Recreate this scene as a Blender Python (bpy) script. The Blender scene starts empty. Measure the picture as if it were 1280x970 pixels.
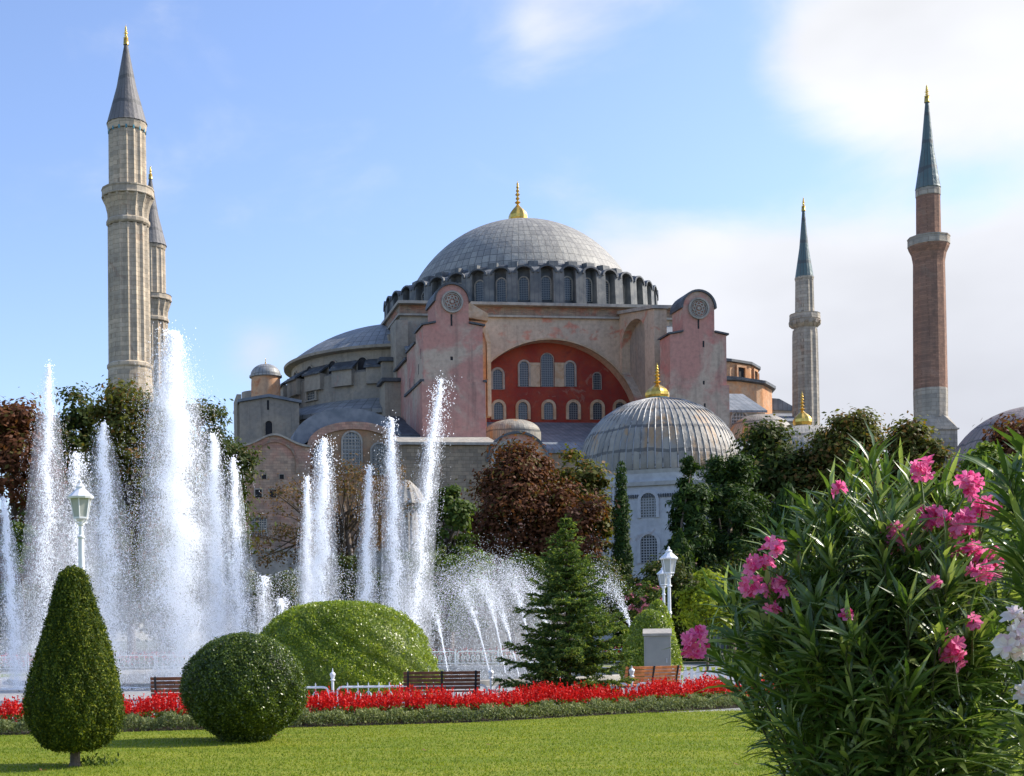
import bpy, bmesh, math, random
import numpy as np
from mathutils import Vector

# ------------------------------------------------------------------ camera / world / sun
SC = bpy.context.scene
COL = SC.collection
R_ = math.radians
F, CX, HY, CZ, ROLL = 1700.0, 400.0, 797.0, 1.65, R_(0.7)
SUN_AZ, SUN_EL = R_(11.0), R_(38.0)      # azimuth measured from +X towards +Y

cam_d = bpy.data.cameras.new('camera')
cam = bpy.data.objects.new('camera', cam_d)
COL.objects.link(cam)
cam.location = (0, 0, CZ)
cam.rotation_euler = (R_(90), ROLL, 0)
cam_d.sensor_width = 36.0
cam_d.lens = 36.0 * F / 1280.0
# optical axis sits at pixel (CX, HY) of the 1280x970 frame
cam_d.shift_x = (640.0 - CX) / 1280.0
cam_d.shift_y = (HY - 485.0) / 1280.0
cam_d.clip_start = 0.1
cam_d.clip_end = 5000
SC.camera = cam


def ab(px, py):
    dx, dz = px - CX, HY - py
    return dx * math.cos(ROLL) + dz * math.sin(ROLL), -dx * math.sin(ROLL) + dz * math.cos(ROLL)


def at(px, py, D):
    a, b = ab(px, py)
    return Vector((a / F * D, D, CZ + b / F * D))


def gnd(px, py, z=0.0):
    a, b = ab(px, py)
    D = (z - CZ) * F / b
    return Vector((a / F * D, D, z))


world = bpy.data.worlds.new('World')
SC.world = world
world.use_nodes = True
nt = world.node_tree
nt.nodes.clear()


def N(tree, typ, **kw):
    n = tree.nodes.new(typ)
    for k, v in kw.items():
        if k == 'inp':
            for kk, vv in v.items():
                n.inputs[kk].default_value = vv
        else:
            setattr(n, k, v)
    return n


def L(tree, a, b):
    tree.links.new(a, b)


def mth(tree, op, a, b=None, c=None, clamp=False):
    n = tree.nodes.new('ShaderNodeMath')
    n.operation = op
    n.use_clamp = clamp
    for i, s in enumerate((a, b, c)):
        if s is None:
            continue
        if isinstance(s, (int, float)):
            n.inputs[i].default_value = s
        else:
            tree.links.new(s, n.inputs[i])
    return n.outputs[0]


def mixc(tree, fac, a, b, blend='MIX'):
    n = tree.nodes.new('ShaderNodeMix')
    n.data_type = 'RGBA'
    n.blend_type = blend
    n.clamp_factor = True
    for idx, s in ((0, fac), (6, a), (7, b)):
        if isinstance(s, (int, float)):
            n.inputs[idx].default_value = s
        elif isinstance(s, (tuple, list)):
            n.inputs[idx].default_value = (s[0], s[1], s[2], 1)
        else:
            tree.links.new(s, n.inputs[idx])
    return n.outputs[2]


SKY_STRENGTH = 0.14
sky = N(nt, 'ShaderNodeTexSky', sky_type='NISHITA', sun_disc=False, sun_elevation=SUN_EL,
        sun_rotation=R_(90) - SUN_AZ, air_density=1.0, dust_density=1.0, ozone_density=1.6)
tc = N(nt, 'ShaderNodeTexCoord')
# drifting clouds: soft banks round given directions, broken up by noise
noise = N(nt, 'ShaderNodeTexNoise', inp={'Scale': 7.0, 'Detail': 7.0, 'Roughness': 0.55, 'Distortion': 0.3})
mp = N(nt, 'ShaderNodeMapping', inp={'Scale': (1, 1, 1.9)})
L(nt, tc.outputs['Generated'], mp.inputs[0])
L(nt, mp.outputs[0], noise.inputs['Vector'])
BANKS = [  # pixel direction, half-size in px, weight
    (1240, 50, 170, .95), (1090, 60, 110, .6), (1000, 70, 80, .3), (690, 5, 70, .30), (830, 0, 90, .25),
    (830, 350, 95, .62), (930, 350, 90, .42), (1070, 400, 120, .7), (1220, 430, 150, .75), (960, 430, 130, .5), (900, 520, 150, .5), (1120, 520, 170, .6), (1300, 380, 90, .4),
    (740, 290, 60, .2), (320, 440, 50, .34), (1400, 330, 110, .6), (1060, 215, 100, -.55), (1235, 255, 85, -.5), (890, 180, 130, -.45), (660, 30, 30, .2),
]
acc = None
for (px, py, s, w) in BANKS:
    d = (at(px, py, 1.0) - Vector((0, 0, CZ))).normalized()
    vm = N(nt, 'ShaderNodeVectorMath', operation='DISTANCE')
    L(nt, tc.outputs['Generated'], vm.inputs[0])
    vm.inputs[1].default_value = d
    rad = s / F
    q = mth(nt, 'MULTIPLY', vm.outputs['Value'], 1.0 / rad)
    q = mth(nt, 'MULTIPLY', q, q)
    q = mth(nt, 'MULTIPLY', q, -1.0)
    q = mth(nt, 'EXPONENT', q)
    q = mth(nt, 'MULTIPLY', q, w)
    acc = q if acc is None else mth(nt, 'ADD', acc, q)
nz = mth(nt, 'MULTIPLY_ADD', noise.outputs['Fac'], 1.25, -.62)
acc = mth(nt, 'ADD', acc, nz)
mr = N(nt, 'ShaderNodeMapRange', interpolation_type='SMOOTHSTEP', inp={'From Min': 0.08, 'From Max': 0.8, 'To Min': 0.0, 'To Max': 0.97})
L(nt, acc, mr.inputs['Value'])
# cloud colour: white high up, lavender grey low down
sep = N(nt, 'ShaderNodeSeparateXYZ')
L(nt, tc.outputs['Generated'], sep.inputs[0])
hz = N(nt, 'ShaderNodeMapRange', inp={'From Min': 0.10, 'From Max': 0.32})
L(nt, sep.outputs['Z'], hz.inputs['Value'])
cloud = mixc(nt, hz.outputs[0], (2.95, 3.02, 3.35), (4.1, 4.15, 4.3))
n2 = N(nt, 'ShaderNodeTexNoise', inp={'Scale': 5.0, 'Detail': 4.0})
L(nt, mp.outputs[0], n2.inputs['Vector'])
cl2 = N(nt, 'ShaderNodeMapRange', inp={'From Min': 0.3, 'From Max': 0.7, 'To Min': 0.86, 'To Max': 1.08})
L(nt, n2.outputs['Fac'], cl2.inputs['Value'])
cloud = mixc(nt, 1.0, cloud, cl2.outputs[0], 'MULTIPLY')
skyt = mixc(nt, 1.0, sky.outputs[0], (.93, .935, 1.07), 'MULTIPLY')
col = mixc(nt, mr.outputs[0], skyt, cloud)
bg = N(nt, 'ShaderNodeBackground', inp={'Strength': SKY_STRENGTH})
L(nt, col, bg.inputs['Color'])
wo = N(nt, 'ShaderNodeOutputWorld')
L(nt, bg.outputs[0], wo.inputs['Surface'])

sun_d = bpy.data.lights.new('sun', 'SUN')
sun_d.energy = 3.8
sun_d.angle = R_(0.5)
sun_d.color = (1.0, 0.93, 0.82)
sun = bpy.data.objects.new('sun', sun_d)
COL.objects.link(sun)
sdir = Vector((math.cos(SUN_AZ) * math.cos(SUN_EL), math.sin(SUN_AZ) * math.cos(SUN_EL), math.sin(SUN_EL)))
sun.rotation_euler = sdir.to_track_quat('Z', 'Y').to_euler()
sun.location = sdir * 300

vs = SC.view_settings
vs.view_transform = 'Standard'
vs.look = 'None'
vs.exposure = 0.8
vs.gamma = 1.0
vs.use_curve_mapping = False
SC.cycles.max_bounces = 6
SC.cycles.transparent_max_bounces = 14
SC.cycles.use_denoising = True
SC.cycles.volume_bounces = 1

# ------------------------------------------------------------------ helpers: tagging
rnd = random.Random(7)


def tag(o, label=None, cat=None, group=None, kind=None):
    if label: o['label'] = label
    if cat: o['category'] = cat
    if group: o['group'] = group
    if kind: o['kind'] = kind
    return o


def empty(name, loc=(0, 0, 0), rz=0.0):
    o = bpy.data.objects.new(name, None)
    COL.objects.link(o)
    o.location = loc
    o.rotation_euler = (0, 0, rz)
    o.empty_display_size = 0.2
    return o


def copy_tree(o, parent=None):
    c = o.copy()
    COL.objects.link(c)
    c.parent = parent
    for ch in list(o.children):
        copy_tree(ch, c)
    return c


# ------------------------------------------------------------------ helpers: mesh
class MB:
    def __init__(s):
        s.v, s.f, s.uv = [], [], []

    def add(s, verts, faces, uvs=None):
        o = len(s.v)
        s.v += [tuple(p) for p in verts]
        for i, f in enumerate(faces):
            s.f.append(tuple(o + k for k in f))
            s.uv.append(uvs[i] if uvs else None)

    def box(s, x0, x1, y0, y1, z0, z1):
        v = [(x0, y0, z0), (x1, y0, z0), (x1, y1, z0), (x0, y1, z0), (x0, y0, z1), (x1, y0, z1), (x1, y1, z1), (x0, y1, z1)]
        s.add(v, [(0, 3, 2, 1), (4, 5, 6, 7), (0, 1, 5, 4), (1, 2, 6, 5), (2, 3, 7, 6), (3, 0, 4, 7)])

    def hexa(s, bot, top):
        v = list(bot) + list(top)
        s.add(v, [(0, 3, 2, 1), (4, 5, 6, 7), (0, 1, 5, 4), (1, 2, 6, 5), (2, 3, 7, 6), (3, 0, 4, 7)])

    def prism(s, poly, c0, c1, T=None):
        """polygon (a, b) extruded along c; T(a, c, b) -> xyz, default x, y, z"""
        T = T or (lambda a, c, b: (a, c, b))
        n = len(poly)
        v = [T(a, c0, b) for a, b in poly] + [T(a, c1, b) for a, b in poly]
        f = [tuple(range(n)), tuple(range(2 * n - 1, n - 1, -1))]
        f += [(i, (i + 1) % n, n + (i + 1) % n, n + i) for i in range(n)]
        s.add(v, f)

    def ring(s, outer, inner, c0, c1, T=None):
        """closed band between two matching polylines, extruded c0..c1 (open at its ends)"""
        T = T or (lambda a, c, b: (a, c, b))
        n = len(outer)
        v = [T(a, c0, b) for a, b in outer] + [T(a, c0, b) for a, b in inner] + [T(a, c1, b) for a, b in outer] + [T(a, c1, b) for a, b in inner]
        f = []
        for i in range(n - 1):
            j = i + 1
            f += [(i, j, n + j, n + i), (2 * n + i, 3 * n + i, 3 * n + j, 2 * n + j), (i, 2 * n + i, 2 * n + j, j), (n + i, n + j, 3 * n + j, 3 * n + i)]
        f += [(0, n, 3 * n, 2 * n), (n - 1, 3 * n - 1, 4 * n - 1, 2 * n - 1)]
        s.add(v, f)

    def lathe(s, prof, n=32, cx=0, cy=0, a0=0.0, a1=2 * math.pi, cap0=False, cap1=False, rmod=None, un=1.0):
        full = abs(a1 - a0) > 2 * math.pi - 1e-4
        m = n if full else n + 1
        vs_, fs, uvs = [], [], []
        arc = [0.0]
        for i in range(1, len(prof)):
            arc.append(arc[-1] + math.hypot(prof[i][0] - prof[i - 1][0], prof[i][1] - prof[i - 1][1]))
        for (r, z) in prof:
            for k in range(m):
                a = a0 + (a1 - a0) * k / n
                rr = r * (rmod(k) if rmod else 1.0)
                vs_.append((cx + rr * math.cos(a), cy + rr * math.sin(a), z))
        for i in range(len(prof) - 1):
            for k in range(n):
                k2 = (k + 1) % m
                fs.append((i * m + k, i * m + k2, (i + 1) * m + k2, (i + 1) * m + k))
                u0, u1 = un * k / n, un * (k + 1) / n
                uvs.append(((u0, arc[i]), (u1, arc[i]), (u1, arc[i + 1]), (u0, arc[i + 1])))
        if cap0:
            fs.append(tuple(range(m - 1, -1, -1))); uvs.append(None)
        if cap1:
            b = (len(prof) - 1) * m
            fs.append(tuple(range(b, b + m))); uvs.append(None)
        s.add(vs_, fs, uvs)

    def tube(s, pts, rad, n=6, cap=True):
        pts = [Vector(p) for p in pts]
        if not isinstance(rad, (list, tuple)):
            rad = [rad] * len(pts)
        v = []
        for i, p in enumerate(pts):
            t = (pts[min(i + 1, len(pts) - 1)] - pts[max(i - 1, 0)])
            if t.length < 1e-9: t = Vector((0, 0, 1))
            t.normalize()
            h = Vector((0, 0, 1)) if abs(t.z) < 0.9 else Vector((1, 0, 0))
            e1 = t.cross(h).normalized(); e2 = t.cross(e1)
            for k in range(n):
                a = 2 * math.pi * k / n
                v.append(p + (e1 * math.cos(a) + e2 * math.sin(a)) * rad[i])
        f = []
        for i in range(len(pts) - 1):
            for k in range(n):
                k2 = (k + 1) % n
                f.append((i * n + k, i * n + k2, (i + 1) * n + k2, (i + 1) * n + k))
        if cap:
            f.append(tuple(range(n - 1, -1, -1)))
            b = (len(pts) - 1) * n
            f.append(tuple(range(b, b + n)))
        s.add(v, f)

    def xf(s, fn):
        s.v = [tuple(fn(*p)) for p in s.v]
        return s

    def build(s, name, mat, parent=None, smooth=False, bevel=0.0, recalc=True):
        me = bpy.data.meshes.new(name)
        me.from_pydata(s.v, [], s.f)
        if any(u is not None for u in s.uv):
            lay = me.uv_layers.new(name='UVMap')
            flat = []
            for f, u in zip(s.f, s.uv):
                flat += (list(u) if u else [(0, 0)] * len(f))
            lay.data.foreach_set('uv', [c for p in flat for c in p])
        if recalc:
            bm = bmesh.new(); bm.from_mesh(me)
            bmesh.ops.recalc_face_normals(bm, faces=bm.faces)
            bm.to_mesh(me); bm.free()
        if smooth:
            me.polygons.foreach_set('use_smooth', [True] * len(me.polygons))
        me.materials.append(mat)
        me.update()
        o = bpy.data.objects.new(name, me)
        COL.objects.link(o)
        if parent: o.parent = parent
        if bevel:
            b = o.modifiers.new('bevel', 'BEVEL'); b.width = bevel; b.segments = 2; b.limit_method = 'ANGLE'
        return o


def np_mesh(name, V, Fc, mat, parent=None, smooth=False):
    """V (n,3) float, Fc (m,k) int, all faces with the same corner count"""
    me = bpy.data.meshes.new(name)
    V = np.asarray(V, dtype=np.float32); Fc = np.asarray(Fc, dtype=np.int32)
    m, k = Fc.shape
    me.vertices.add(len(V)); me.vertices.foreach_set('co', V.ravel())
    me.loops.add(m * k); me.loops.foreach_set('vertex_index', Fc.ravel())
    me.polygons.add(m)
    me.polygons.foreach_set('loop_start', np.arange(0, m * k, k, dtype=np.int32))
    me.polygons.foreach_set('loop_total', np.full(m, k, dtype=np.int32))
    if smooth:
        me.polygons.foreach_set('use_smooth', np.ones(m, dtype=bool))
    me.update(calc_edges=True)
    me.materials.append(mat)
    o = bpy.data.objects.new(name, me)
    COL.objects.link(o)
    if parent: o.parent = parent
    return o


def unit(a):
    return a / np.maximum(np.linalg.norm(a, axis=-1, keepdims=True), 1e-9)


def leaf_quads(P, Nr, ln, wd, rg, axis=None):
    """rhombic leaves centred at P with normals Nr; axis = preferred long direction"""
    n = len(P)
    Nr = unit(Nr)
    t = rg.normal(size=(n, 3)) if axis is None else axis + rg.normal(size=(n, 3)) * 0.25
    t = unit(t - (t * Nr).sum(1, keepdims=True) * Nr)
    b = np.cross(Nr, t)
    ln = np.broadcast_to(np.asarray(ln, dtype=float), (n,))[:, None]
    wd = np.broadcast_to(np.asarray(wd, dtype=float), (n,))[:, None]
    V = np.stack([P - t * ln * .5, P + b * wd * .5 - t * ln * .05, P + t * ln * .5 - Nr * ln * .12, P - b * wd * .5 - t * ln * .05], 1).reshape(-1, 3)
    Fc = np.arange(4 * n).reshape(n, 4)
    return V, Fc


# ------------------------------------------------------------------ materials
def new_mat(name):
    m = bpy.data.materials.new(name)
    m.use_nodes = True
    t = m.node_tree
    b = t.nodes['Principled BSDF']
    return m, t, b


def ocoord(t):
    return N(t, 'ShaderNodeTexCoord').outputs['Object']


def nz_tex(t, vec, scale, detail=5.0, rough=0.55, dist=0.0, sc=None):
    n = N(t, 'ShaderNodeTexNoise', inp={'Scale': scale, 'Detail': detail, 'Roughness': rough, 'Distortion': dist})
    if sc:
        m = N(t, 'ShaderNodeMapping', inp={'Scale': sc})
        L(t, vec, m.inputs[0]); vec = m.outputs[0]
    L(t, vec, n.inputs['Vector'])
    return n.outputs['Fac']


def ramp(t, v, lo, hi):
    n = N(t, 'ShaderNodeMapRange', interpolation_type='SMOOTHSTEP', inp={'From Min': lo, 'From Max': hi})
    L(t, v, n.inputs['Value'])
    return n.outputs[0]


def bump(t, b, h, strength, dist):
    n = N(t, 'ShaderNodeBump', inp={'Strength': strength, 'Distance': dist})
    L(t, h, n.inputs['Height'])
    L(t, n.outputs[0], b.inputs['Normal'])


def plain(name, c, rough=0.6, metal=0.0, var=0.15, scale=3.0, bmp=0.0, spec=0.5):
    m, t, b = new_mat(name)
    o = ocoord(t)
    f = nz_tex(t, o, scale)
    L(t, mixc(t, ramp(t, f, .3, .7), [x * (1 - var) for x in c], [min(1, x * (1 + var)) for x in c]), b.inputs['Base Color'])
    b.inputs['Roughness'].default_value = rough
    b.inputs['Metallic'].default_value = metal
    b.inputs['Specular IOR Level'].default_value = spec
    if bmp:
        bump(t, b, nz_tex(t, o, scale * 6), 0.6, bmp)
    return m


def plaster(name, c1, c2, c3=None, s1=0.16, t1=(.42, .6), s3=.35, t3=(.6, .7), streak=.35, courses=None, bmp=.05, rough=.9, dirt=(.09, .08, .07)):
    """weathered lime plaster: two coats showing through each other, rain streaks, optional stone courses (w, h)"""
    m, t, b = new_mat(name)
    o = ocoord(t)
    base = mixc(t, ramp(t, nz_tex(t, o, s1, 7, .62, .6), *t1), c1, c2)
    if c3:
        base = mixc(t, ramp(t, nz_tex(t, o, s3, 6, .6, .4, (1, 1, 1.3)), *t3), base, c3)
    fine = nz_tex(t, o, 2.3, 6, .6)
    fl = ramp(t, nz_tex(t, o, .38, 8, .68, .8), .60, .64)
    base = mixc(t, mth(t, 'MULTIPLY', fl, .45), base, mixc(t, fine, (.30, .17, .12), (.42, .33, .25)))
    base = mixc(t, mth(t, 'MULTIPLY', ramp(t, fine, .35, .75), .28), base, dirt)
    st = nz_tex(t, o, .9, 5, .6, 0, (1.6, 1.6, .12))
    base = mixc(t, mth(t, 'MULTIPLY', ramp(t, st, .5, .75), streak), base, dirt)
    h = fine
    if courses:
        sp = N(t, 'ShaderNodeSeparateXYZ'); L(t, o, sp.inputs[0])
        cb = N(t, 'ShaderNodeCombineXYZ')
        L(t, mth(t, 'ADD', sp.outputs[0], mth(t, 'MULTIPLY', sp.outputs[1], .83)), cb.inputs[0])
        L(t, sp.outputs[2], cb.inputs[1])
        br = N(t, 'ShaderNodeTexBrick', inp={'Scale': 1.0, 'Mortar Size': .02 * courses[1] / .4, 'Brick Width': courses[0], 'Row Height': courses[1],
                                           'Color1': (.72, .72, .72, 1), 'Color2': (1.12, 1.08, 1.02, 1), 'Mortar': (.55, .52, .48, 1)})
        L(t, cb.outputs[0], br.inputs['Vector'])
        base = mixc(t, .85, base, br.outputs['Color'], 'MULTIPLY')
    L(t, base, b.inputs['Base Color'])
    b.inputs['Roughness'].default_value = rough
    b.inputs['Specular IOR Level'].default_value = .2
    bump(t, b, h, .7, bmp)
    return m


def lead_uv(name, nu, dv, c1=(.27, .27, .25), c2=(.40, .39, .35), stain=None, seam=.10, horiz=True, metal=.15, rough=.55):
    """lead sheets laid on a dome: nu vertical seams round it, sheets dv metres long; needs lathe UVs"""
    m, t, b = new_mat(name)
    uv = N(t, 'ShaderNodeTexCoord').outputs['UV']
    o = ocoord(t)
    sp = N(t, 'ShaderNodeSeparateXYZ'); L(t, uv, sp.inputs[0])
    wob = nz_tex(t, o, .8, 3)
    u = mth(t, 'ADD', mth(t, 'MULTIPLY', sp.outputs[0], nu), mth(t, 'MULTIPLY', wob, .22))
    v = mth(t, 'ADD', mth(t, 'DIVIDE', sp.outputs[1], dv), mth(t, 'MULTIPLY', nz_tex(t, o, .35, 3), .5))
    fu, fv = mth(t, 'FRACT', u), mth(t, 'FRACT', v)
    cb = N(t, 'ShaderNodeCombineXYZ')
    L(t, mth(t, 'FLOOR', u), cb.inputs[0]); L(t, mth(t, 'FLOOR', v), cb.inputs[1])
    wn = N(t, 'ShaderNodeTexWhiteNoise'); L(t, cb.outputs[0], wn.inputs['Vector'])
    base = mixc(t, wn.outputs['Value'], c1, c2)
    if stain:
        base = mixc(t, ramp(t, nz_tex(t, o, .5, 6, .6, .5, (1, 1, .3)), .52, .66), base, stain)
    base = mixc(t, mth(t, 'MULTIPLY', ramp(t, nz_tex(t, o, 1.2, 6), .45, .8), .35), base, (.14, .14, .13))
    base = mixc(t, mth(t, 'MULTIPLY', ramp(t, nz_tex(t, o, .7, 6, .65, .4, (1.5, 1.5, .22)), .48, .72), .5), base, (.10, .098, .09))
    base = mixc(t, mth(t, 'MULTIPLY', ramp(t, nz_tex(t, o, .12, 5, .6, .6), .45, .65), .3), base, (.36, .34, .27))
    s1 = mth(t, 'LESS_THAN', fu, seam)
    sm = s1
    if horiz:
        sm = mth(t, 'MAXIMUM', s1, mth(t, 'LESS_THAN', fv, seam))
    base = mixc(t, mth(t, 'MULTIPLY', sm, .72), base, (.07, .07, .065))
    L(t, base, b.inputs['Base Color'])
    b.inputs['Roughness'].default_value = rough
    b.inputs['Metallic'].default_value = metal
    rdg = mth(t, 'MAXIMUM', mth(t, 'MULTIPLY', mth(t, 'GREATER_THAN', fu, 1 - seam * 1.4), 1.0), 0.0)
    bump(t, b, mth(t, 'ADD', rdg, mth(t, 'MULTIPLY', nz_tex(t, o, 1.6, 4), .9)), .8, .12)
    return m


def lead_flat(name, c1, c2, pitch=.7, axis=0, rough=.75, metal=0):
    """lead roof sheets with standing seams across one object axis"""
    m, t, b = new_mat(name)
    o = ocoord(t)
    sp = N(t, 'ShaderNodeSeparateXYZ'); L(t, o, sp.inputs[0])
    fx = mth(t, 'FRACT', mth(t, 'DIVIDE', sp.outputs[axis], pitch))
    base = mixc(t, ramp(t, nz_tex(t, o, .7, 6), .35, .7), c1, c2)
    base = mixc(t, mth(t, 'MULTIPLY', mth(t, 'LESS_THAN', fx, .12), .6), base, (.05, .055, .06))
    L(t, base, b.inputs['Base Color'])
    b.inputs['Roughness'].default_value = rough
    b.inputs['Metallic'].default_value = metal
    bump(t, b, mth(t, 'GREATER_THAN', fx, .85), .6, .06)
    return m


def leafy(name, c1, c2, c3=None, trans=.35, rough=.6, spec=.14, p3=.85, ttint=(1.5, 1.55, .7), vtint=(1.25, 1.2, .95)):
    m, t, b = new_mat(name)
    g = N(t, 'ShaderNodeNewGeometry')
    r = g.outputs['Random Per Island']
    base = mixc(t, r, c1, c2)
    if c3:
        base = mixc(t, mth(t, 'GREATER_THAN', mth(t, 'FRACT', mth(t, 'MULTIPLY', r, 7.31)), p3), base, c3)
    o = ocoord(t)
    base = mixc(t, ramp(t, nz_tex(t, o, .6, 3), .35, .7), base, mixc(t, 1.0, base, vtint, 'MULTIPLY'))
    L(t, base, b.inputs['Base Color'])
    b.inputs['Roughness'].default_value = rough
    b.inputs['Specular IOR Level'].default_value = spec
    tr = N(t, 'ShaderNodeBsdfTranslucent')
    L(t, mixc(t, 1.0, base, ttint, 'MULTIPLY'), tr.inputs['Color'])
    mx = N(t, 'ShaderNodeMixShader', inp={0: trans})
    L(t, b.outputs[0], mx.inputs[1]); L(t, tr.outputs[0], mx.inputs[2])
    L(t, mx.outputs[0], t.nodes['Material Output'].inputs['Surface'])
    return m


def pane_mat(name, c=(.035, .045, .055), bar=(.20, .22, .22), pu=.3, pv=.3, w=.18):
    m, t, b = new_mat(name)
    uv = N(t, 'ShaderNodeTexCoord').outputs['UV']
    sp = N(t, 'ShaderNodeSeparateXYZ'); L(t, uv, sp.inputs[0])
    a = mth(t, 'LESS_THAN', mth(t, 'FRACT', mth(t, 'DIVIDE', sp.outputs[0], pu)), w)
    d = mth(t, 'LESS_THAN', mth(t, 'FRACT', mth(t, 'DIVIDE', sp.outputs[1], pv)), w)
    k = mth(t, 'MAXIMUM', a, d)
    L(t, mixc(t, k, c, bar), b.inputs['Base Color'])
    L(t, mth(t, 'MULTIPLY_ADD', k, .5, .15), b.inputs['Roughness'])
    return m


M = {}
M['gold'] = plain('gilded copper', (.75, .48, .10), .28, .9, .2, 4)
M['lead_dome'] = lead_uv('lead sheets main dome', 96, 1.25, (.235, .225, .20), (.35, .335, .285), metal=.0, rough=.65)
M['lead_semi'] = lead_uv('lead sheets half dome', 44, 1.6, (.20, .205, .20), (.28, .285, .275), seam=.08, metal=0, rough=.6)
M['lead_tomb'] = lead_uv('lead sheets tomb dome', 72, 2.4, (.265, .245, .205), (.40, .36, .29), stain=(.42, .25, .11), seam=.14, metal=0, rough=.65)
M['lead_small'] = lead_uv('lead sheets small dome', 24, .9, (.25, .26, .26), (.36, .36, .35))
M['lead_roof'] = lead_flat('lead roof', (.13, .155, .18), (.23, .25, .27))
M['lead_roof_y'] = lead_flat('lead roof along', (.13, .155, .18), (.23, .25, .27), axis=1)
M['lead_dark'] = plain('weathered dark lead', (.065, .073, .08), .6, .0, .4, 1.2, .02)
M['lead_drum'] = lead_flat('lead cladding drum', (.085, .095, .10), (.19, .19, .175), pitch=.55, metal=0)
M['pink'] = plaster('pink tower plaster', (.51, .265, .215), (.52, .415, .32), (.54, .23, .19), .13, (.45, .60), .22, (.53, .68))
M['beige'] = plaster('beige wall plaster', (.58, .46, .335), (.48, .395, .295), (.55, .25, .17), .2, (.4, .62), .3, (.56, .66))
M['grey_plaster'] = plaster('grey wall plaster', (.40, .345, .265), (.30, .275, .23), (.46, .25, .2), .16, (.4, .6), .4, (.68, .74), streak=.5)
M['red'] = plaster('red tympanum paint', (.27, .042, .032), (.36, .078, .042), (.20, .042, .036), .22, (.4, .65), .3, (.55, .75), streak=.2)
M['cream'] = plaster('cream stone', (.56, .46, .32), (.50, .36, .22), None, .5, streak=.3)
M['orange'] = plaster('orange plaster', (.60, .29, .13), (.56, .36, .22), (.50, .22, .11), .35, (.4, .6), .6, (.56, .66), streak=.3)
M['brick_band'] = plaster('brick band', (.36, .19, .14), (.33, .27, .21), None, .5, (.4, .6), streak=.5, courses=(.5, .16))
M['pink_brick'] = plaster('pale pink brickwork', (.50, .29, .22), (.44, .33, .25), (.52, .40, .30), .3, (.4, .6), .5, (.55, .7), courses=(.8, .3))
M['rubble'] = plaster('rough grey masonry', (.37, .30, .215), (.29, .24, .18), (.40, .27, .18), .3, (.4, .6), .8, (.6, .7), courses=(.9, .42))
M['ochre_arch'] = plaster('ochre arch plaster', (.40, .225, .125), (.35, .24, .15), None, .4, streak=.35)
M['stone_trim'] = plaster('stone trim', (.42, .39, .33), (.34, .32, .28), None, .6, streak=.4)
M['minaret'] = plaster('minaret limestone', (.56, .475, .355), (.49, .425, .33), (.60, .53, .42), .25, (.4, .6), .4, (.55, .7), streak=.35, courses=(1.1, .5))
M['minaret_grey'] = plaster('grey minaret limestone', (.46, .42, .35), (.40, .37, .31), None, .25, streak=.45, courses=(1.0, .45))
M['minaret_brick'] = plaster('red minaret brick', (.34, .20, .14), (.30, .185, .135), (.36, .225, .165), .25, (.4, .6), .4, (.55, .7), streak=.4, courses=(.5, .2))
M['cone'] = lead_uv('lead spire', 24, 3.0, (.125, .12, .12), (.175, .165, .16), seam=.14, metal=0, rough=.65)
M['cone_green'] = lead_uv('green spire', 16, 3.0, (.075, .13, .13), (.11, .17, .165), seam=.14)
M['marble'] = plaster('pale grey marble', (.55, .56, .56), (.48, .49, .50), None, .3, streak=.25, bmp=.02, rough=.6, dirt=(.2, .2, .2))
M['pane'] = pane_mat('leaded panes')
M['pane_big'] = pane_mat('large leaded panes', pu=.42, pv=.42, w=.2, bar=(.42, .42, .40))
M['lattice'] = pane_mat('stone lattice', (.03, .035, .04), (.34, .35, .35), .24, .24, .34)
M['dark'] = plain('dark opening', (.02, .02, .022), .9)
M['turq'] = plain('turquoise tile', (.06, .22, .27), .3)
M['bark'] = plain('bark', (.12, .09, .065), .9, 0, .3, 6, .03)
M['white_paint'] = plain('white paint', (.78, .79, .80), .35, 0, .05, 5)
M['grey_paint'] = plain('grey paint', (.28, .28, .25), .45, 0, .08, 2)
M['wood_shaded'] = plain('varnished bench wood shaded tone', (.20, .075, .035), .45, 0, .3, 7, .004)  # benches turned from the sun: shade put into the wood colour
M['wood_sunlit'] = plain('bench wood sunlit tone', (.58, .20, .06), .45, 0, .25, 7, .004)  # angled bench: sunlight on the slats put into the wood colour
M['iron'] = plain('black iron', (.03, .03, .032), .45, .3)
M['steel'] = plain('galvanised rail', (.42, .43, .44), .4, .5)
M['pink_lead'] = lead_uv('pinkish lead sheets', 60, 2.2, (.25, .20, .18), (.33, .26, .235), metal=0, rough=.7)
M['lamp_glass'] = plain('frosted lamp glass', (.42, .43, .40), .15, 0, .1, 4)
# ------------------------------------------------------------------ building frame
TH = R_(7.0)
cT, sT = math.cos(TH), math.sin(TH)
BX, BY = at(648, 330, 196).x, 196.0


def bl(px, py, y):
    """pixel direction met with the building plane local y = const -> local x, z"""
    a, b = ab(px, py)
    k = a / F
    t = (y - BX * sT + BY * cT) / (cT - k * sT)
    X, Y = k * t - BX, t - BY
    return X * cT + Y * sT, CZ + b / F * t


def arch_pts(cx, z0, w, h, n=10, grow=0.0):
    """outline of a round-headed opening, from bottom left over the top to bottom right"""
    r = w / 2 + grow
    zc = z0 + h - w / 2
    p = [(cx - r, z0 - 0.0)]
    p += [(cx + r * math.cos(a), zc + r * math.sin(a)) for a in [math.pi - math.pi * k / n for k in range(n + 1)]]
    p.append((cx + r, z0))
    return p


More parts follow.
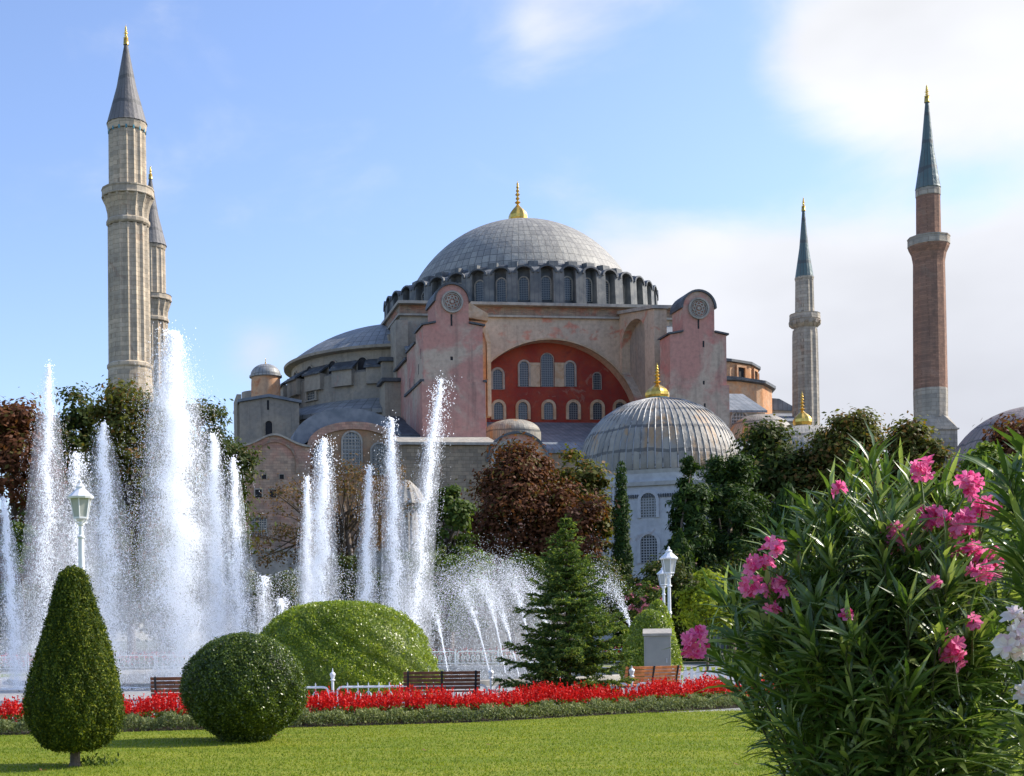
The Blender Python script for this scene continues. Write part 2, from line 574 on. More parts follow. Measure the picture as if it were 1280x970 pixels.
def window(parent, x, y, z0, w, h, phi=-math.pi / 2, t=.22, proud=.22, frame='stone_trim', pane='pane', bars=0, sill=True, nm='window', flat=False):
    """phi: direction of the outward normal; frame stands proud of the wall, the pane lies behind it"""
    nx, ny = math.cos(phi), math.sin(phi)
    tx, ty = -ny, nx
    T = lambda a, c, b: (x + a * tx + c * nx, y + a * ty + c * ny, b)
    ap = (lambda g: [(-w / 2 - g, z0), (-w / 2 - g, z0 + h + g), (w / 2 + g, z0 + h + g), (w / 2 + g, z0)]) if flat else (lambda g: arch_pts(0, z0, w, h, 10, g))
    mb = MB()
    mb.ring(ap(t), ap(0), -.06, proud, T)
    if sill:
        mb.hexa([T(-w / 2 - t * 1.4, -.06, z0 - .2), T(w / 2 + t * 1.4, -.06, z0 - .2), T(w / 2 + t * 1.4, proud + .1, z0 - .2), T(-w / 2 - t * 1.4, proud + .1, z0 - .2)],
                [T(-w / 2 - t * 1.4, -.06, z0 + .02), T(w / 2 + t * 1.4, -.06, z0 + .02), T(w / 2 + t * 1.4, proud + .06, z0 - .03), T(-w / 2 - t * 1.4, proud + .06, z0 - .03)])
    fr = mb.build(nm, M[frame], parent)
    pm = MB()
    pts = ap(0)
    pm.add([T(a, .04, b) for a, b in pts], [tuple(range(len(pts)))], [[(a, b - z0) for a, b in pts]])
    pm.build('pane', M[pane], fr, recalc=False)
    if bars:
        gm = MB()
        for k in range(1, bars):
            a = -w / 2 + w * k / bars
            top = z0 + h - .02 if flat else z0 + h - w / 2 + math.sqrt(max(0, (w / 2) ** 2 - a * a)) - .02
            gm.prism([(a - .035, z0), (a + .035, z0), (a + .035, top), (a - .035, top)], .06, .1, T)
        nv = int(h / (w / bars))
        for k in range(1, nv):
            b = z0 + k * w / bars
            hw = w / 2 if (flat or b < z0 + h - w / 2) else math.sqrt(max(0, (w / 2) ** 2 - (b - z0 - h + w / 2) ** 2))
            if hw > .1:
                gm.prism([(-hw, b - .035), (hw, b - .035), (hw, b + .035), (-hw, b + .035)], .055, .105, T)
        gm.build('glazing_bars', M['stone_trim'], fr)
    return fr


def finial(parent, x, y, z, h, r, name='finial', bulb=True, crescent=False, n=16):
    p = []
    if bulb:
        for a, q in ((0, .74), (.1, .94), (.28, 1.04), (.46, 1.0), (.62, .84), (.76, .60), (.87, .36), (.94, .22), (1, .13)):
            p.append((r * q, z + h * .44 * a))
    else:
        p += [(r * .35, z), (r * .3, z + h * .3)]
    zz = z + h * (.45 if bulb else .30)
    sc_ = .80 if bulb else 1.02
    for k, (q, hh) in enumerate([(.34, .10), (.24, .10), (.28, .10), (.2, .09), (.16, .08), (.12, .07)]):
        hh *= sc_
        p += [(r * .09, zz), (r * q, zz + h * hh * .5), (r * .09, zz + h * hh)]
        zz += h * hh * 1.12
    p += [(r * .05, zz), (.005, z + h)]
    mb = MB()
    mb.lathe(p, n, x, y, rmod=(lambda k: 1.06 if k % 2 else .94) if bulb else None)
    return mb.build(name, M['gold'], parent, smooth=not bulb)


# ------------------------------------------------------------------ ground
def flat_poly(name, pts, z, mat, kind='structure'):
    mb = MB(); mb.add([(x, y, z) for x, y in pts], [tuple(range(len(pts)))])
    return tag(mb.build(name, mat, recalc=False), kind=kind)


mg, t, b = new_mat('park ground')
o = ocoord(t)
L(t, mixc(t, ramp(t, nz_tex(t, o, .05, 6), .4, .6), (.07, .09, .035), (.12, .11, .07)), b.inputs['Base Color'])
b.inputs['Roughness'].default_value = .95
flat_poly('ground', [(-3000, -200), (3000, -200), (3000, 3500), (-3000, 3500)], -.02, mg)

mp_, t, b = new_mat('stone paving')
o = ocoord(t)
br = N(t, 'ShaderNodeTexBrick', inp={'Scale': 1.0, 'Brick Width': .6, 'Row Height': .4, 'Mortar Size': .012, 'Color1': (.30, .29, .27, 1), 'Color2': (.36, .35, .33, 1), 'Mortar': (.17, .16, .15, 1)})
L(t, o, br.inputs['Vector'])
L(t, mixc(t, mth(t, 'MULTIPLY', ramp(t, nz_tex(t, o, .8, 6), .4, .7), .4), br.outputs['Color'], (.15, .15, .14)), b.inputs['Base Color'])
b.inputs['Roughness'].default_value = .6
flat_poly('path', [(-60, 26), (60, 26), (60, 72), (-60, 72)], -.008, mp_)

ml, t, b = new_mat('lawn turf')
o = ocoord(t)
f1 = nz_tex(t, o, 1.0, 6, .6, .3, (.28, 1.5, 1))
f2 = nz_tex(t, o, 14, 4)
c = mixc(t, ramp(t, f1, .35, .68), (.13, .175, .016), (.235, .245, .03))
c = mixc(t, mth(t, 'MULTIPLY', ramp(t, f2, .4, .7), .5), c, (.085, .13, .02))
L(t, c, b.inputs['Base Color'])
b.inputs['Roughness'].default_value = .9
b.inputs['Specular IOR Level'].default_value = .1
bump(t, b, f2, .8, .03)
flat_poly('lawn', [(-45, -8), (45, -8), (45, 30.5), (14, 30.4), (9.5, 28.9), (3, 27.2), (-3, 25.9), (-45, 24.6)], .004, ml)

# ------------------------------------------------------------------ fountain pool
PC, PR = Vector((.4, 57.0, 0)), 13.2
mw, t, b = new_mat('pool water')
b.inputs['Base Color'].default_value = (.035, .055, .065, 1)
b.inputs['Roughness'].default_value = .12
bump(t, b, nz_tex(t, ocoord(t), 3.0, 4, .6, .5), .6, .06)
mb = MB(); mb.lathe([(.01, .02), (PR - .3, .02)], 96, PC.x, PC.y)
tag(mb.build('water', mw, recalc=True), kind='structure')
mb = MB(); mb.lathe([(PR, -.02), (PR, .16), (PR - .02, .18), (PR - .43, .18), (PR - .45, .16), (PR - .45, -.02)], 96, PC.x, PC.y)
tag(mb.build('pool_kerb', M['stone_trim']), 'low round stone kerb rimming the fountain pool', 'pool kerb')
mb = MB(); mb.lathe([(PR + 3.0, .0), (PR + 7.0, .0)], 96, PC.x, PC.y, R_(-20), R_(200))
tag(mb.build('grass_ring', ml), kind='structure')

# ------------------------------------------------------------------ the great mosque
mosque = empty('mosque', (BX, BY, 0), TH)
tag(mosque, 'vast domed mosque with ringed grey lead dome, red arched facade and two pink buttress towers', 'mosque')
YA, YF = -18.5, -37.0

# main dome
RD, ZD = 17.25, 43.75
prof = []
for k in range(25):
    a = R_(90) * k / 24 * .83
    prof.append((max(.02, RD * math.sin(R_(90) * .83 - a)), ZD + RD * math.cos(R_(90) * .83 - a)))
mb = MB(); mb.lathe(prof, 96, 0, 0)
dome = mb.build('main_dome', M['lead_dome'], mosque, smooth=True)
finial(dome, 0, 0, ZD + RD - .15, 6.4, 1.25)

# drum: wall, radial buttresses, windows, scalloped eaves
ZB, ZT = 44.6, 49.3
mb = MB(); mb.lathe([(16.5, ZB - 1), (16.5, ZT + 1.2), (15.9, ZT + 1.6)], 120, 0, 0)
drum = mb.build('drum', M['lead_dark'], mosque)
mb = MB(); mb.lathe([(19.2, ZB - 3.4), (19.9, ZB - 1.2), (20.0, ZB - .35), (20.25, ZB - .2), (20.25, ZB + .05), (16.4, ZB + .2)], 60, 0, 0, R_(120), R_(232))
mb.lathe([(18.9, ZB - .2), (18.9, ZB + .1), (16.4, ZB + .2)], 60, 0, 0, R_(232), R_(480))
mb.build('drum_ledge', M['lead_drum'], mosque)


def radial(phi, fn):
    c_, s_ = math.cos(phi), math.sin(phi)
    return lambda a, r, z: (r * c_ - a * s_, r * s_ + a * c_, z)


NB = 40
for k in range(NB):
    phi = R_(-90) + 2 * math.pi * k / NB
    if math.sin(phi) > .55:      # the far side cannot be seen from the garden
        continue
    T = radial(phi, None)
    # spur buttress with battered front, lead shoulder and stepped cap block
    mb = MB()
    w = .72
    poly = [(16.3, ZB + .1), (19.55, ZB + .1), (19.35, ZT - .3), (19.0, ZT + .05), (17.7, ZT + .65), (16.3, ZT + .8)]
    v = [T(-w, r, z) for r, z in poly] + [T(w, r, z) for r, z in poly]
    n = len(poly)
    mb.add(v, [tuple(range(n)), tuple(range(2 * n - 1, n - 1, -1))] + [(i, (i + 1) % n, n + (i + 1) % n, n + i) for i in range(n)])
    mb.hexa([T(-.62, 16.2, ZT + .5), T(.62, 16.2, ZT + .5), T(.62, 17.35, ZT + .5), T(-.62, 17.35, ZT + .5)],
            [T(-.62, 16.0, ZT + 1.75), T(.62, 16.0, ZT + 1.75), T(.62, 17.15, ZT + 1.6), T(-.62, 17.15, ZT + 1.6)])
    mb.build('drum_buttress', M['lead_drum'], mosque)
    # window between this buttress and the next, under a curved lead hood
    p2 = phi + math.pi / NB
    T2 = radial(p2, None)
    window(mosque, 18.32 * math.cos(p2), 18.32 * math.sin(p2), ZB + .8, 1.15, 3.0, p2, .16, .14, 'stone_trim', 'pane', 0, False)
    mb = MB()
    ns = 8
    outer = [(-1.62 + .28, ZT - .55)] + [(-1.34 * math.cos(math.pi * i / ns), ZT - .55 + 1.02 * math.sin(math.pi * i / ns)) for i in range(1, ns)] + [(1.34, ZT - .55)]
    inner = [(a * .80, ZT - .55 + (z - ZT + .55) * .80) for a, z in outer]
    mb.ring(outer, inner, 16.45, 19.5, lambda a, r, z: T2(a, r - .55 * abs(a) * 0, z))
    # filling of the window bay behind the hood
    mb.prism([(a * .82, z) for a, z in [(-1.34, ZB + .1), (1.34, ZB + .1)] + outer[::-1]], 16.42, 18.3, T2)
    mb.build('window_hood', M['lead_dark'], mosque)

# square base with cornices
XB = 20.8
mb = MB()
mb.box(-XB, -14.4, YA, 19, 0, 43.2)
mb.box(15.2, XB, YA, 19, 0, 43.2)
mb.box(-14.4, 15.2, YA + 3.2, 19, 0, 43.2)
mb.build('base_block', M['grey_plaster'], mosque)
mb = MB()
mb.box(-XB - .12, XB + .12, YA - .06, 19, 43.203, 44.35)
mb.build('brick_band', M['brick_band'], mosque)
mb = MB()
mb.box(-XB - .5, XB + .5, YA - 1.05, 19.3, 44.353, 44.72)
mb.box(-XB - .35, XB + .35, YA - .4, 19.3, 42.95, 43.2)
mb.build('cornice', M['stone_trim'], mosque)
for bx_ in ((-XB - .8, -XB + .8, YA - .9, YA + 3, 0, 42.2), (-XB - .9, -XB + 2.2, YA + 4, YA + 9, 0, 41.5)):     # corner shoulders of the base left of the tower
    mb = MB(); mb.box(*bx_); mb.build('corner_pier', M['grey_plaster'], mosque)

# great arch wall
AX, AZC, AR = bl(690, 541, YA)[0], bl(690, 541, YA)[1], 12.15
mb = MB()
na = 40
pa = [(AX - AR * math.cos(math.pi * k / na), AZC + AR * math.sin(math.pi * k / na)) for k in range(na + 1)]
x0, x1, zt = -14.4, 15.2, 43.2
for i in range(na):
    (xa, za), (xb, zb) = pa[i], pa[i + 1]
    mb.add([(xa, YA, za), (xb, YA, zb), (xb, YA, zt), (xa, YA, zt)], [(0, 1, 2, 3)])
    mb.add([(xa, YA, za), (xb, YA, zb), (xb, YA + 2.6, zb), (xa, YA + 2.6, za)], [(3, 2, 1, 0)])
for xa, xb in ((x0, AX - AR), (AX + AR, x1)):
    mb.add([(xa, YA, 0), (xb, YA, 0), (xb, YA, zt), (xa, YA, zt)], [(0, 1, 2, 3)])
    xx = xb if xa == x0 else xa
    mb.add([(xx, YA, 0), (xx, YA + 2.6, 0), (xx, YA + 2.6, AZC), (xx, YA, AZC)], [(0, 1, 2, 3)])
mb.build('arch_wall', M['beige'], mosque, recalc=False)
mb = MB()   # pale archivolt edge
mb.ring([(AX - (AR + .22) * math.cos(a), AZC + (AR + .22) * math.sin(a)) for a in [math.pi * k / na for k in range(na + 1)]], [(x, z) for x, z in pa], YA - .1, YA + .3)
mb.build('archivolt', M['cream'], mosque)
YT = YA + 1.9
mb = MB(); mb.box(AX - AR - .5, AX + AR + .5, YT, YT + 1, 20, AZC + AR + .4)
mb.build('tympanum', M['red'], mosque)
for px in (623, 653.5, 685.5, 716.5, 746.5, 775):       # lower row
    x, z0 = bl(px, 524.5, YT); z1 = bl(px, 503, YT)[1]
    window(mosque, x, YT, z0, 1.28, z1 - z0, t=.36, proud=.24, sill=False, frame='cream')
for px, yb, yt, w, tt in ((622, 487, 462, 1.3, .28), (655, 483.5, 452, 1.2, .24), (684, 483.5, 442, 1.65, .08), (712.5, 483.5, 453, 1.2, .24), (746, 487, 466, 1.05, .08)):
    x, z0 = bl(px, yb, YT); z1 = bl(px, yt, YT)[1]
    window(mosque, x, YT, z0, w, z1 - z0, t=tt, proud=.2, sill=False)
for a, b_ in ((662, 674.5), (693.5, 705)):
    mb = MB()
    xa, z0 = bl(a, 483.5, YT); xb, z1 = bl(b_, 457, YT)
    mb.box(xa, xb, YT - .12, YT + .2, z0, z1)
    mb.box(xa - .06, xb + .06, YT - .18, YT + .2, z1 + .002, z1 + .35)
    mb.build('stone_panel', M['cream'], mosque)

# buttress piers either side of the arch
PX = 8.35


def blx(px, py, x):
    """pixel direction met with the building plane local x = const -> local y, z"""
    a, b = ab(px, py)
    k = a / F
    t = (x + BX * cT + BY * sT) / (k * cT + sT)
    X, Y = k * t - BX, t - BY
    return -X * sT + Y * cT, CZ + b / F * t


ya0, ya1 = -31.0, YA - .02
cut = sorted([blx(px, py, PX) for px, py in ((773, 458), (778, 467), (784, 478), (790, 490), (795, 502), (799, 516), (803, 540))])
zcut = lambda y_: float(np.interp(y_, [q[0] for q in cut], [q[1] for q in cut])) if y_ > cut[0][0] else 0.0
nc0, nc1 = blx(806, 430, PX)[0], blx(777, 430, PX)[0]
yc, rn = (nc0 + nc1) / 2, (nc1 - nc0) / 2
zc, rv = blx(792, 424, PX)[1], 2.5
zb = blx(800, 512, PX)[1]
zq_n, zq_f = bl(815, 386, -31)[1], 43.6
zpf = lambda y_: zq_n + (zq_f - zq_n) * (y_ - ya0) / (ya1 - ya0)
ys_ = sorted(set([ya0, ya1] + [ya0 + (ya1 - ya0) * k / 24 for k in range(25)] + [yc - rn * math.cos(math.pi * k / 20) for k in range(21)]))
mb, nb_ = MB(), MB()
for a0, a1 in zip(ys_[:-1], ys_[1:]):
    if a1 - a0 < 1e-6: continue
    am = (a0 + a1) / 2
    inn = abs(am - yc) < rn
    h_ = lambda a: zc + rv * math.sqrt(max(0, 1 - ((a - yc) / rn) ** 2))
    for X_ in (PX, PX + 1.6):
        if inn and X_ == PX:
            mb.add([(X_, a0, h_(a0)), (X_, a1, h_(a1)), (X_, a1, zpf(a1)), (X_, a0, zpf(a0))], [(0, 1, 2, 3)])
            mb.add([(X_, a0, h_(a0)), (X_, a1, h_(a1)), (X_ + 1.2, a1, h_(a1)), (X_ + 1.2, a0, h_(a0))], [(0, 1, 2, 3)])
            nb_.add([(PX + 1.1, a0, max(zb, zcut(a0))), (PX + 1.1, a1, max(zb, zcut(a1))), (PX + 1.1, a1, h_(a1)), (PX + 1.1, a0, h_(a0))], [(0, 1, 2, 3)])
            if zb > zcut(a0):
                mb.add([(X_, a0, zcut(a0)), (X_, a1, zcut(a1)), (X_, a1, max(zb, zcut(a1))), (X_, a0, zb)], [(0, 1, 2, 3)])
                mb.add([(X_, a0, zb), (X_, a1, max(zb, zcut(a1))), (X_ + 1.2, a1, max(zb, zcut(a1))), (X_ + 1.2, a0, zb)], [(0, 1, 2, 3)])
        else:
            mb.add([(X_, a0, zcut(a0)), (X_, a1, zcut(a1)), (X_, a1, zpf(a1)), (X_, a0, zpf(a0))], [(0, 1, 2, 3)])
    mb.add([(PX, a0, zcut(a0)), (PX, a1, zcut(a1)), (PX + 1.6, a1, zcut(a1)), (PX + 1.6, a0, zcut(a0))], [(0, 1, 2, 3)])
    mb.add([(PX, a0, zpf(a0)), (PX, a1, zpf(a1)), (PX + 1.6, a1, zpf(a1)), (PX + 1.6, a0, zpf(a0))], [(0, 1, 2, 3)])
for aa in (yc - rn, yc + rn):
    mb.add([(PX, aa, max(zb, zcut(aa))), (PX + 1.2, aa, max(zb, zcut(aa))), (PX + 1.2, aa, zc), (PX, aa, zc)], [(0, 1, 2, 3)])
mb.add([(PX, ya0, 0), (PX + 1.6, ya0, 0), (PX + 1.6, ya0, zpf(ya0)), (PX, ya0, zpf(ya0))], [(0, 1, 2, 3)])
mb.build('arched_pier', M['beige'], mosque, recalc=False)
nb_.build('niche_back', M['grey_plaster'], mosque, recalc=False)
mb = MB()
c4_ = [(PX - .35, ya0 - .3, zpf(ya0)), (PX + 1.7, ya0 - .3, zpf(ya0)), (PX + 1.7, ya1, zpf(ya1)), (PX - .35, ya1, zpf(ya1))]
mb.hexa([(a, b_, z + .01) for a, b_, z in c4_], [(a, b_, z + .42) for a, b_, z in c4_])
mb.build('pier_coping', M['stone_trim'], mosque)
# counterpart on the other side: lower pier with sloped coping
lx0, lx1 = -16.4, bl(607, 420, -31)[0]
zl0, zl1 = bl(585, 392, -31)[1], bl(607, 402, -31)[1]
zq0, zq1 = bl(585, 382, -31)[1], bl(607, 393, -31)[1]
mb = MB()
mb.prism([(lx0, 0), (lx1, 0), (lx1, zl1 - .003), (lx0, zl1 + .2)], -31, YA - .02)
mb.build('side_pier', M['orange'], mosque)
mb = MB()
mb.prism([(lx0, zl1 + .6), (lx1 + .25, zl1), (lx1 + .25, zq1), (lx0, zq0 + 1.2)], -31.4, YA - .02)
mb.ring([(lx1 + .55, 28), (lx1 + .55, zl1 - 2.6), (lx1 + .2, zl1 - .9), (lx1 - 1.4, zl1 - .3)], [(lx1 + .1, 28), (lx1 + .1, zl1 - 2.8), (lx1 - .3, zl1 - 1.4), (lx1 - 1.4, zl1 - .9)], -31.3, -30.2)
mb.build('pier_coping', M['cream'], mosque)  # cream colour carries the sunlit brightness of this coping


# buttress towers
def tower(xl, xr, zs, xc, ztop, slits, ledge_l, xb=None, fd=4.4):
    xb = xb or xl
    tw = MB()
    zr = ztop - 1.95
    arc = [(xc + 1.95 * math.cos(a), zr + 1.95 * math.sin(a)) for a in [math.pi * k / 16 for k in range(17)]]
    poly = [(xl, 0), (xr, 0), (xr, zs), (xc + 1.95, zs + .3)] + arc + [(xc - 1.95, zs + .3), (xl, zs)]
    tw.prism(poly, YF, YF + fd)
    tw.box(xb + .003, xr - .003, YF + fd + .003, YF + 10.2, 0, zs - 1.1)
    tw.box(xb + .15, xr - .15, YF + 10.203, YA - .03, 0, zs - 1.8)
    tw.box(xl - .25, xr + .22, YF - .18, YF + (10 if ledge_l else fd - .1), 0, bl(600, 478, YF)[1])
    body = tw.build('buttress_tower', M['pink'], mosque)
    o_ = [(xc + 2.2 * math.cos(a), zr + 2.2 * math.sin(a)) for a in [math.pi * k / 16 for k in range(17)]]
    i_ = [(xc + 1.96 * math.cos(a), zr + 1.96 * math.sin(a)) for a in [math.pi * k / 16 for k in range(17)]]
    cp = MB(); cp.ring(o_, i_, YF - .22, YF + fd + .2); cp.build('lead_coping', M['lead_dark'], body)
    for s in (-1, 1):
        xa, xb_ = (xl - .25, xc - 1.96) if s < 0 else (xc + 1.96, xr + .25)
        z1, z2 = (zs + .02, zs + .34) if s < 0 else (zs + .34, zs + .02)
        cp = MB(); cp.prism([(xa, z1), (xb_, z2), (xb_, z2 + .2), (xa, z1 + .2)], YF - .25, YF + fd + .1); cp.build('lead_coping', M['lead_dark'], body)
    bxs = [(xb - .22, xr + .22, YF + fd + .2, YF + 10.3, zs - 1.097, zs - .85), (xb - .22, xr + .22, YF + 10.3, YA - .05, zs - 1.797, zs - 1.5)]
    if ledge_l:
        zz = bl(600, 478, YF)[1]
        bxs += [(xl - .45, xl + .02, YF - .1, YF + 10.1, zz + .003, zz + .3), (xr - .02, xr + .38, YF - .3, YF + 10.1, zz + .003, zz + .25)]
    for bx_ in bxs:
        c2 = MB(); c2.box(*bx_); c2.build('lead_coping', M['lead_dark'], body)
    # carved roundel: ring and an eight-lobed rosette
    ro = MB()
    zc_ = zr - .05
    for (r0, r1, pr) in ((1.28, 1.06, .26), (.99, .9, .18)):
        ro.ring([(xc + r0 * math.cos(a), zc_ + r0 * math.sin(a)) for a in [2 * math.pi * k / 32 for k in range(33)]],
                [(xc + r1 * math.cos(a), zc_ + r1 * math.sin(a)) for a in [2 * math.pi * k / 32 for k in range(33)]], YF - pr, YF + .1)
    for k in range(8):
        a = 2 * math.pi * k / 8
        cx_, cz_ = xc + .58 * math.cos(a), zc_ + .58 * math.sin(a)
        ro.ring([(cx_ + .25 * math.cos(q), cz_ + .25 * math.sin(q)) for q in [2 * math.pi * i / 10 for i in range(11)]],
                [(cx_ + .13 * math.cos(q), cz_ + .13 * math.sin(q)) for q in [2 * math.pi * i / 10 for i in range(11)]], YF - .14, YF + .1)
    ro.prism([(xc + .2 * math.cos(2 * math.pi * k / 12), zc_ + .2 * math.sin(2 * math.pi * k / 12)) for k in range(12)], YF - .2, YF + .1)
    ro.build('carved_roundel', M['stone_trim'], body)
    for px, py, h, w in slits:
        x, z = bl(px, py, YF)
        s_ = MB(); s_.box(x - w / 2, x + w / 2, YF - (.19 if z < bl(600, 478, YF)[1] else .012), YF + .2, z - h / 2, z + h / 2)
        s_.build('slit_window', M['dark'], body)
    return body


tower(-21.6, -14.6, 37.45, bl(565, 376, YF)[0], bl(563.4, 355.7, YF)[1], [(564.3, 400, 1.35, .22), (564.6, 448, .42, .3), ], True)
tower(7.95, 14.9, 36.85, bl(873, 384, YF)[0], bl(872.5, 364.5, YF)[1], [(873, 404.6, 1.2, .2), (879.3, 430, .75, .22), (879.7, 480.5, .85, .22), (880.2, 509, .85, .22)], False, 10.0, 3.2)
# windows and slits down the shaded flanks
for (yy, z) in ((-35.5, 34.5), (-34, 33), (-31.2, 31.8), (-28.5, 32.4)):
    s_ = MB(); s_.box(-21.61, -21.3, yy - .14, yy + .14, z - .6, z + .6); s_.build('slit_window', M['dark'], mosque)
# lead roof sloping from the tower back up to the base
mb = MB()
mb.hexa([(9.98, -32.5, 36.4), (15, -32.5, 36.4), (15, -18.6, 40.8), (9.98, -18.6, 40.8)], [(9.98, -32.5, 37.6), (15, -32.5, 37.6), (15, -18.6, 42.2), (9.98, -18.6, 42.2)])
mb.build('lean_to_roof', M['lead_roof_y'], mosque)
mb = MB()
mb.hexa([(-20.5, -26.5, 35.6), (-16.5, -26.5, 35.6), (-16.5, -18.6, 38.8), (-20.5, -18.6, 38.8)], [(-20.5, -26.5, 36), (-16.5, -26.5, 36), (-16.5, -18.6, 39.2), (-20.5, -18.6, 39.2)])
mb.build('lean_to_roof', M['lead_roof_y'], mosque)

# aisle roof below the red wall, with a small dome and a gabled bay
zr1 = bl(690, 528, YT)[1]
zr2 = bl(700, 560, -34)[1]
mb = MB()
mb.hexa([(-16, -34, zr2 - .4), (22, -34, zr2 - .4), (22, YT, zr1 - .4), (-16, YT, zr1 - .4)], [(-16, -34, zr2), (22, -34, zr2), (22, YT, zr1), (-16, YT, zr1)])
mb.build('aisle_roof', M['lead_roof'], mosque)
mb = MB(); mb.box(-16, 22, -33.8, YT - 1, 0, zr2 - .4)
mb.build('aisle_wall', M['pink_brick'], mosque)
x, z = bl(640, 541, -31.5); ztop = bl(640, 524.5, -31.5)[1]
rr = (bl(674, 541, -31.5)[0] - bl(606, 541, -31.5)[0]) / 2
mb = MB(); mb.lathe([(rr + .1, z - 2.0), (rr + .1, z)] + [(rr * math.cos(a), z + (ztop - z) * math.sin(a)) for a in [R_(90) * k / 10 for k in range(11)]], 32, x, -31.5)
mb.build('small_dome', M['lead_tomb'], mosque, smooth=False)
yg = -41.0
xg0, zg = bl(610, 578, yg); xg1 = bl(684, 578, yg)[0]; zgt = bl(646, 542, yg)[1]
xm = (xg0 + xg1) / 2; wg = xg1 - xg0
gab = [(xm - wg / 2 * math.cos(a), zg + (zgt - zg) * math.sin(a)) for a in [math.pi * k / 20 for k in range(21)]]
mb = MB(); mb.prism([(xg0, 0)] + gab + [(xg1, 0)], yg, -34.1)
mb.build('gabled_bay', M['beige'], mosque)
mb = MB(); mb.ring([(xm + (a - xm) * 1.06, zg + (b_ - zg) * 1.08) for a, b_ in gab], gab, yg - .3, -34.2)
mb.build('bay_roof', M['lead_roof_y'], mosque)
wl = arch_pts(xm, bl(646, 600, yg)[1], wg * .74, bl(646, 556, yg)[1] - bl(646, 600, yg)[1], 14)
window(mosque, xm - .6, yg, bl(646, 596, yg)[1], wg * .62, bl(646, 553, yg)[1] - bl(646, 596, yg)[1], t=.4, proud=.25, pane='pane_big', bars=7, frame='stone_trim')
mb = MB(); xa, z0 = bl(672, 559, -36); xb = bl(735, 559, -36)[0]
mb.hexa([(xa, -37, bl(700, 562, -37)[1] - .4), (26, -37, bl(700, 562, -37)[1] - .4), (26, -33.9, zr2 + .3), (xa, -33.9, zr2 + .3)],
        [(xa, -37, bl(700, 562, -37)[1]), (26, -37, bl(700, 562, -37)[1]), (26, -33.9, zr2 + .7), (xa, -33.9, zr2 + .7)])
mb.build('eaves_roof', M['lead_roof'], mosque)
mb = MB(); mb.box(xg1 + .1, 26, -36.6, -33.85, 0, bl(700, 562, -37)[1] - .4)
mb.build('outer_wall', M['rubble'], mosque)

# half dome on the left with its windowed drum
HX, HR = -18.0, 15.6
zrim = bl(431, 434, -HR + 3)[1]
zap = bl(470, 409.3, 0)[1]
mb = MB()
h_ = zap - zrim
rs = (HR * HR + h_ * h_) / (2 * h_)
prof = []
for k in range(15):
    r = HR * (1 - k / 14)
    prof.append((max(r, .02), zap - rs + math.sqrt(rs * rs - r * r)))
mb.lathe(prof, 60, HX, 0, R_(90), R_(270))
mb.build('half_dome', M['lead_semi'], mosque, smooth=True)
zw0 = bl(431, 505, -HR)[1]
zmid = bl(431, 462, -HR)[1]
mb = MB(); mb.lathe([(HR + .35, zw0 - 4), (HR + .35, zmid), (HR - .6, zmid + .5), (HR - .6, zrim - .6), (HR + .45, zrim - .45), (HR + .5, zrim - .1), (HR - .1, zrim + .05)], 72, HX, 0, R_(90), R_(270))
mb.build('half_dome_drum', M['grey_plaster'], mosque)
for k in range(11):          # raised window bays with lead aprons between them
    phi = R_(182 + k * 8.6)
    T = radial(phi, None)
    Tq = lambda a, r, z, T=T: (T(a, r, z)[0] + HX, T(a, r, z)[1], T(a, r, z)[2])
    if k % 2 == 0:
        mb = MB()
        mb.prism([(-1.5, zmid - 1.7), (1.5, zmid - 1.7), (1.5, zmid + .45), (-1.5, zmid + .9)], HR - .7, HR + .95, lambda a, c, b: Tq(a, c, b))
        mb.build('drum_spur', M['grey_plaster'], mosque)
        mb = MB()
        mb.hexa([Tq(-1.75, HR - .6, zmid + 1.5), Tq(1.75, HR - .6, zmid + 1.5), Tq(1.75, HR + 1.25, zmid + .35), Tq(-1.75, HR + 1.25, zmid + .35)],
                [Tq(-1.75, HR - .6, zmid + 1.8), Tq(1.75, HR - .6, zmid + 1.8), Tq(1.75, HR + 1.25, zmid + .6), Tq(-1.75, HR + 1.25, zmid + .6)])
        mb.build('lead_apron', M['lead_dark'], mosque)
    else:
        window(mosque, HX + (HR - .6) * math.cos(phi), (HR - .6) * math.sin(phi), zmid - .2, 1.25, 2.3, phi, .2, .15, 'grey_plaster', 'dark', 0, False)
for phi, zz, w, h in ((R_(263), zmid - 1.6, 1.6, 2.6), (R_(214), zmid - 2.8, 1.7, 3.0)):
    window(mosque, HX + (HR + .35) * math.cos(phi), (HR + .35) * math.sin(phi), zz, w, h, phi, .3, .3, 'grey_plaster', 'pane', 5, True, flat=True)
# link between half dome and the base, with a ledge
mb = MB()
xk, zk = bl(475, 455, -15.5)
mb.box(xk, -20.5, -17.2, -6, 0, zk)
mb.box(bl(477, 480, -19)[0], -20.4, -21.5, -17.203, 0, bl(480, 478, -21)[1])
mb.build('link_wall', M['grey_plaster'], mosque)
mb = MB()
mb.box(xk - .4, -20.3, -17.6, -6, zk + .003, zk + .5)
mb.box(bl(476, 480, -21)[0], -20.3, -21.9, -17.7, bl(480, 478, -21)[1] + .003, bl(480, 478, -21)[1] + .45)
mb.build('link_coping', M['lead_dark'], mosque)

